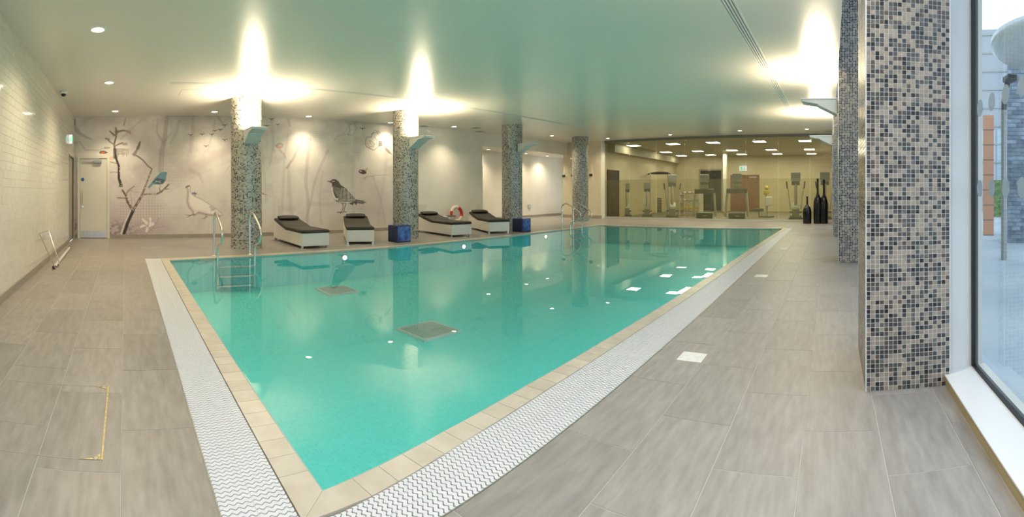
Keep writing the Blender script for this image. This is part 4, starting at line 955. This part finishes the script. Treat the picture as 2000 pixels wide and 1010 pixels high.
# ================================================================ BLACK VASES
def vase(px,py,hh,rad,neck,lb,shx=.58):
    x,y,_=P(px,py); f_=17.55/x; x*=f_; y*=f_
    c=empty('floor_vase',lb,'vase',(x,y,0))
    pr=[(.001,0),(rad*.93,0),(rad*.97,.02),(rad,hh*.28),(rad*.97,hh*(shx-.12)),(rad*.72,hh*shx),(neck*1.25,hh*(shx+.09)),(neck,hh*(shx+.18)),(neck*.95,hh*.97),(neck*1.15,hh),(neck*.8,hh),(neck*.75,hh*.9)]
    pp=smooth([(a,b_,0) for a,b_ in pr[1:]],4); MB().lathe([(.001,0)]+[(p.x,max(p.y,0)) for p in pp],28).build('body',M['vase'],c)
    MB().lathe([(neck*1.16,hh-.012),(neck*1.22,hh-.004),(neck*1.16,hh+.002)],20).build('rim',M['vase'],c)
vase(1576.5,436,1.05,.17,.035,'short broad-shouldered black bottle vase, leftmost of the three',.60); vase(1597,436,1.74,.165,.04,'tall black bottle vase in the middle of the three'); vase(1609,437,1.70,.165,.04,'tall black bottle vase, rightmost, touching the columns')
# ================================================================ GYM MACHINES
def gp(px,X): s,c_=ray(px); return (X,X*c_/s)
def console(c,z,w=.44,h=.38):
    k=MB().bbox(-.06,-w/2,z,.02,w/2,z+h,.02).build('screen_back',M['silver'],c); MB().box(-.03,-w/2+.02,z+h,.0,w/2-.02,z+h+.02).build('top_edge',M['signw'] if False else M['frame'],k)
    MB().bbox(-.05,-w/2+.03,z-.2,.06,w/2-.03,z-.01,.03).build('control_panel',M['grey'],c)
def elliptical(px,X,lb,arms=True,s=1.):
    x,y=gp(px,X); c=empty('cross_trainer',lb,'exercise machine',(x,y,0),math.atan2(y,x)); c.scale=(s,s,s)
    console(c,1.75)
    MB().tube(smooth([(.02,0,1.6),(.0,0,1.1),(.05,0,.6),(.15,0,.1)],5),[.075]*16,10).build('mast',M['pale'],c)
    mb=MB(); mb.prism([(-.1,.02),(.9,.02),(.75,.45),(.45,.72),(.1,.78),(-.12,.5)],-.17,.17,'y'); o=recalc(mb.build('flywheel_housing',M['silver'],c))
    bm=bmesh.new(); bm.from_mesh(o.data); bmesh.ops.bevel(bm,geom=bm.edges[:],offset=.04,segments=3,affect='EDGES'); bm.to_mesh(o.data); bm.free()
    for sy in (-1,1):
        if arms:
            r_=MB().tube(smooth([(.25,sy*.24,.45),(.1,sy*.30,.95),(.05,sy*.33,1.25),(-.02,sy*.38,1.45)],5),.022,8).build('arm',M['pale'],c)
            MB().tube([(-.02,sy*.38,1.40),(-.05,sy*.42,1.72)],.032,8).build('grip',M['black'],r_)
        MB().bbox(.35,sy*.22-.08,.28,.75,sy*.22+.08,.34,.02).build('pedal',M['black'],c)
        MB().tube([(.1,sy*.2,.12),(1.3,sy*.2,.12)],.03,8).build('rail',M['pale'],c)
    MB().box(-.15,-.32,0,-.03,.32,.08).build('front_foot',M['grey'],c); MB().box(1.25,-.28,0,1.35,.28,.1).build('rear_foot',M['grey'],c); return c
def treadmill(px,X,lb,s=1.):
    x,y=gp(px,X); c=empty('treadmill',lb,'exercise machine',(x,y,0),math.atan2(y,x)); c.scale=(s,s,s)
    console(c,1.78,.46,.38)
    MB().bbox(-.1,-.5,1.22,.2,.5,1.46,.05).build('dashboard',M['grey'],c)
    MB().bbox(-.06,-.2,1.4,.04,.2,1.66,.03).build('display',M['silver'],c)
    for sy in (-1,1):
        MB().tube(smooth([(-.02,sy*.46,1.28),(.0,sy*.5,.8),(.0,sy*.56,.1)],4),.06,8).build('upright',M['pale'],c)
        MB().tube(smooth([(.1,sy*.46,1.3),(.35,sy*.46,1.25),(.6,sy*.46,1.0)],4),.03,8).build('handrail',M['grey'],c)
    MB().bbox(-.25,-.40,.03,.35,.40,.30,.06).build('motor_cover',M['grey'],c)
    MB().box(.35,-.40,.06,1.9,.40,.16).build('deck',M['grey'],c); MB().box(.36,-.28,.161,1.88,.28,.17).build('belt',M['black'],c)
    MB().box(-.256,-.1,.13,-.25,.06,.16).build('badge',M['frame'],c); return c
elliptical(1224,20.6,'grey cross trainer farthest left behind the gym glass',False,.78)
elliptical(1264,20.6,'grey cross trainer second from the left behind the gym glass',False,.80)
elliptical(1313,20.3,'cross trainer with black grips left of the treadmills',True,.96)
treadmill(1376,20.0,'left one of the two treadmills behind the gym glass',.94); treadmill(1439,20.0,'right one of the two treadmills, in front of the brown doors',.95)
elliptical(1554,20.2,'cross trainer with black grips left of the black vases',True,.99); elliptical(1611,20.2,'cross trainer partly hidden behind the black vases',True,.99)
x,y=gp(1288,23.2); mg=empty('cable_machine','tall cable weight machine behind the cross trainers at the left of the gym','exercise machine',(x,y,0),.4)
for sx,sy in ((-.5,-.5),(.5,-.5),(-.5,.5),(.5,.5)): MB().tube([(sx,sy,0),(sx,sy,2.25)],.035,8).build('post',M['pale'],mg)
mb=MB(); [mb.tube([(a,-.5,2.25),(a,.5,2.25)],.03,8) for a in (-.5,.5)]; [mb.tube([(-.5,a,2.25),(.5,a,2.25)],.03,8) for a in (-.5,.5)]; mb.build('top_frame',M['black'],mg)
mb=MB(); [mb.box(-.15,-.12,.1+k*.09,.15,.12,.17+k*.09) for k in range(9)]; mb.build('weight_stack',M['grey'],mg)
MB().tube(smooth([(-.75,-.6,1.9),(-.7,-.55,2.2),(-.3,-.2,2.3),(.2,.3,2.3),(.5,.7,2.2),(.6,.8,2.0)],5),.035,8).build('pull_bar',M['black'],mg)
x,y=gp(1350,22.5); dr=empty('dumbbell_rack','low rack with round weights between cross trainer and treadmill','rack',(x,y,0),1.3)
for z in (.3,.7,1.1): MB().bbox(-.6,-.2,z-.03,.6,.2,z,.01).build('shelf',M['pale'],dr)
for sx in (-.6,.6): MB().box(sx-.03,-.2,0,sx+.03,.2,1.2).build('side_frame',M['pale'],dr)
for z in (.3,.7,1.1):
    for k in range(4): MB().tube([(-.45+k*.3,-.15,z+.07),(-.45+k*.3,.15,z+.07)],.07,10).build('weight',M['yellow'] if z<.5 else M['silver'],dr)
x,y=gp(1497,21.5); hb=empty('upright_bike','white and yellow upper-body bike between treadmill and cross trainer','exercise machine',(x,y,0),1.2)
MB().tube([(0,0,.05),(0,0,1.25)],.07,12).build('post',M['pale'],hb); MB().bbox(-.28,-.12,.55,-.02,.12,1.0,.04).build('side_box',M['frame'],hb)
MB().bbox(-.1,-.13,1.1,.12,.13,1.32,.05).build('head_unit',M['yellow'],hb); MB().lathe([(.001,0),(.1,.02),(.11,.12),(.06,.2),(.001,.22)],16,(0,0,1.32)).build('console_cap',M['yellow'],hb); MB().bbox(-.3,-.25,0,.3,.25,.06,.02).build('base_plate',M['grey'],hb)
MB().bbox(.25,-.2,.28,.62,.2,.42,.04).build('seat',M['grey'],hb); MB().tube([(.42,0,.05),(.42,0,.3)],.03,8).build('seat_post',M['pale'],hb)
# gym column and exit sign, round fixtures
x,y=gp(1416,25.5); gc=empty('gym_column','plain pale column inside the gym left of the brown doors','column',(x,y,0)); MB().lathe([(.13,0),(.13,3.5)],24).build('shaft',M['pale'],gc); MB().lathe([(.13,0),(.15,.0),(.15,.1),(.13,.1)],24).build('collar',M['base'],gc)
x,y=gp(1451,27.9); es2=empty('gym_exit_sign','lit white exit sign over the brown doors at the back of the gym','sign',(XG-.05,y,2.55)); MB().box(-.03,-.24,0,.03,.24,.32).build('sign_panel',M['signw'],es2); mb=MB(); runner(mb,-.033,-.08,.06,.2,'y'); mb.build('running_figure',M['green'],es2); mb=MB(); mb.box(-.035,.05,.06,-.031,.14,.25); mb.build('doorway_symbol',M['green'],es2)
X_=[19.9,23.9,26.6]; Yp=[1.15,3.2,5.35,7.3,9.35]
for r,xr in enumerate(X_):
    for k,yp in enumerate(Yp):
        if k==4 and r>0: yp=9.2
        c=empty('gym_ceiling_light','square louvred gym ceiling light, %s from the left in the %s row'%(['fifth','fourth','third','second','first'][k],['nearest','middle','farthest'][r]),'ceiling light',(xr,yp,3.5),0,'square gym ceiling lights')
        MB().box(-.32,-.32,-.012,.32,.32,-.001).build('frame',M['silver'],c)
        for j in range(3): MB().box(-.27,-.28+j*.19,-.018,.27,-.12+j*.19,-.0121).build('light_panel',M['panel'],c)
for r,xr in enumerate((20.5,24.5)):
    for k,yp in enumerate((2.2,6.3)): area('gym_fill_panel',(xr,yp,3.45),1.6,95,(1,.9,.68),(0,0,0),'SQUARE')
# ================================================================ WINDOW SIDE
GYL=-.95; SZ=.07
tag(MB().box(XL,GYL-.02,-.1,XE,-.73,SZ-.012).build('wall_right',M['brass'] if False else mat('sill_riser_beige',(.42,.34,.19,1),.5)),kind='structure')
tag(MB().bbox(XL,GYL-.02,SZ-.012,2.93,-.725,SZ,.003).build('trim_4',M['frame']),kind='structure')
bays=[(XL,2.90),(2.8+cd+.25,7.86),(7.88+cd+.2,12.48),(12.5+cd+.2,16.88)]
for i,(a,b_) in enumerate(bays):
    w=empty('window_%d'%(i+2),kind='structure')
    MB().box(a+.02,GYL-.02,SZ,b_-.02,GYL,4.9).build('pane',M['wglass'],w)
    mb=MB(); mb.box(b_,GYL-.02,SZ,b_+.30,-.76,5.05); mb.build('jamb',M['frame'],w)
    mb=MB(); mb.box(b_-.02,GYL-.03,SZ,b_,GYL+.012,4.9); mb.box(a,GYL-.03,SZ,b_,GYL+.012,SZ+.012); mb.build('gasket',M['gasket'],w)
    mb=MB(); mb.box(b_-.02,GYL-.06,SZ,b_+.2,GYL-.03,4.9); mb.box(a,GYL-.08,SZ-.1,b_,GYL-.03,SZ+.01); mb.build('outer_frame',M['pale'],w)
    MB().box(a,GYL-.05,4.85,b_,GYL+.1,5.05).build('head',M['frame'],w)
    if i==0:
        k=0; x=2.75
        while x>-.6:
            for z in (1.27,1.79):
                mb=MB(); mb.cyl((x,GYL+.002,z),(x,GYL+.0035,z),.055,20); mb.build('safety_dot',M['dot'],w)
            x-=.22
tag(MB().box(3.1,GYL-.05,-.1,3.8,GYL+.05,5.05).build('wall_pier',M['frame']),kind='structure')
tag(MB().box(XL-.2,GYL-.3,4.95,XE,GYL-.03,5.2).build('wall_head',M['frame']),kind='structure')
for nm,x in (('wall_pier_2',8.2),('wall_pier_3',12.9),('wall_pier_4',17.3)): tag(MB().box(x,GYL-.05,-.1,x+.5,GYL+.05,5.05).build(nm,M['frame']),kind='structure')
# ================================================================ OUTSIDE
tag(noisy('paving',(.36,.42,.46,1),(.45,.50,.53,1),(.6,.6,.6),.7) and MB().box(-15,-40,-.25,60,GYL-.3,-.12).build('ground_outside',noisy('paving_blue_grey',(.34,.40,.44,1),(.44,.49,.52,1),(.6,.6,.6),.7)),kind='structure')
def out(px,rho): s,c_=ray(px); return (rho*s,rho*c_)
def slab(name,lb,cat,px0,px1,rho,y0,y1,m,depth=.6,parts=None):
    a=Vector(out(px0,rho)); b_=Vector(out(px1,rho)); z1=H+(HY-y0)/F*rho; z0=-.12
    c=empty(name,lb,cat,((a.x+b_.x)/2,(a.y+b_.y)/2,z0),math.atan2(b_.y-a.y,b_.x-a.x)); w=(b_-a).length/2
    MB().box(-w,0,0,w,depth,z1-z0).build('wall_body',m,c); return c,w,z1-z0
c,w,h=slab('office_building','pale grey office building with horizontal joints seen through the tall window','building',1880,2150,30,60,470,mat('grey_cladding',(.40,.42,.44,1),.6),5)
for k in range(10): MB().box(-w,-.06,.8+k*h/10,w,-.001,.9+k*h/10).build('ledge',M['silver'],c)
for k in range(24): MB().box(-w+.4+k*w/12,-.03,1.2,-w+.4+k*w/12+.7*w/12,-.001,h*.45).build('window_strip',mat('pale_glass',(.45,.55,.58,1),.1) if k==0 else bpy.data.materials['pale_glass'],c)
c,w,h=slab('orange_pier','orange clad pier outside, beside the window frame','pier',1920,1941,14,225,452,M['orange'],.5)
for k in range(8): MB().box(-w-.003,-.006,k*h/8,w+.003,-.001,k*h/8+.02).build('joint',M['grey'],c)
c,w,h=slab('mosaic_reflection_block','blue-grey tiled block imitating the column mosaic reflected at the right edge of the window','building',1967,2040,12,68,462,mat('reflection_grout_pale',(.42,.48,.54,1),.7),1.)  # solid block put outside to imitate the column mosaic's reflection in the glass
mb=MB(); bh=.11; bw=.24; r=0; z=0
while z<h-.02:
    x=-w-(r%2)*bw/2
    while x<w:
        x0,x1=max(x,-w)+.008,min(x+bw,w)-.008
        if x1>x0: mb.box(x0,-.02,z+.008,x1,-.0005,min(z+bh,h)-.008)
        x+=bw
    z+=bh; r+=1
o=mb.build('reflected_tiles',noisy('reflected_mosaic_blue_grey',(.16,.20,.26,1),(.30,.36,.43,1),(3,3,3),.4,rand=.3),c); o['kind']='stuff'
ax,ay=out(1961,9); lp=empty('street_lamp','grey street lamp post outside the tall window','street lamp',(ax,ay,-.12))
MB().tube([(0,0,0),(0,0,3.0)],.06,12).build('post',M['silver'],lp); MB().tube(smooth([(0,0,3.0),(-.05,.0,3.3),(-.25,.0,3.6)],4),.06,10).build('arm',M['grey'],lp); MB().bbox(-.45,-.1,3.5,-.15,.1,3.62,.03).build('lamp_head',M['grey'],lp)
ax,ay=out(2022,7); cn=empty('entrance_canopy','white round-edged canopy outside at the top right of the window','canopy',(ax+.6,ay-1.2,3.7)); MB().lathe([(.001,0),(1.5,0),(1.62,.1),(1.6,.22),(.001,.25)],40).build('roof_disc',M['frame'],cn); MB().tube([(.4,-.6,-3.82),(.4,-.6,.0)],.07,10).build('post',M['silver'],cn)
c,w,h=slab('tree_hedge','low green planting outside in front of the office building','plant',1940,2100,24,352,380,noisy('leaf_green',(.05,.12,.03,1),(.22,.32,.08,1),(6,6,6),.7),.5)
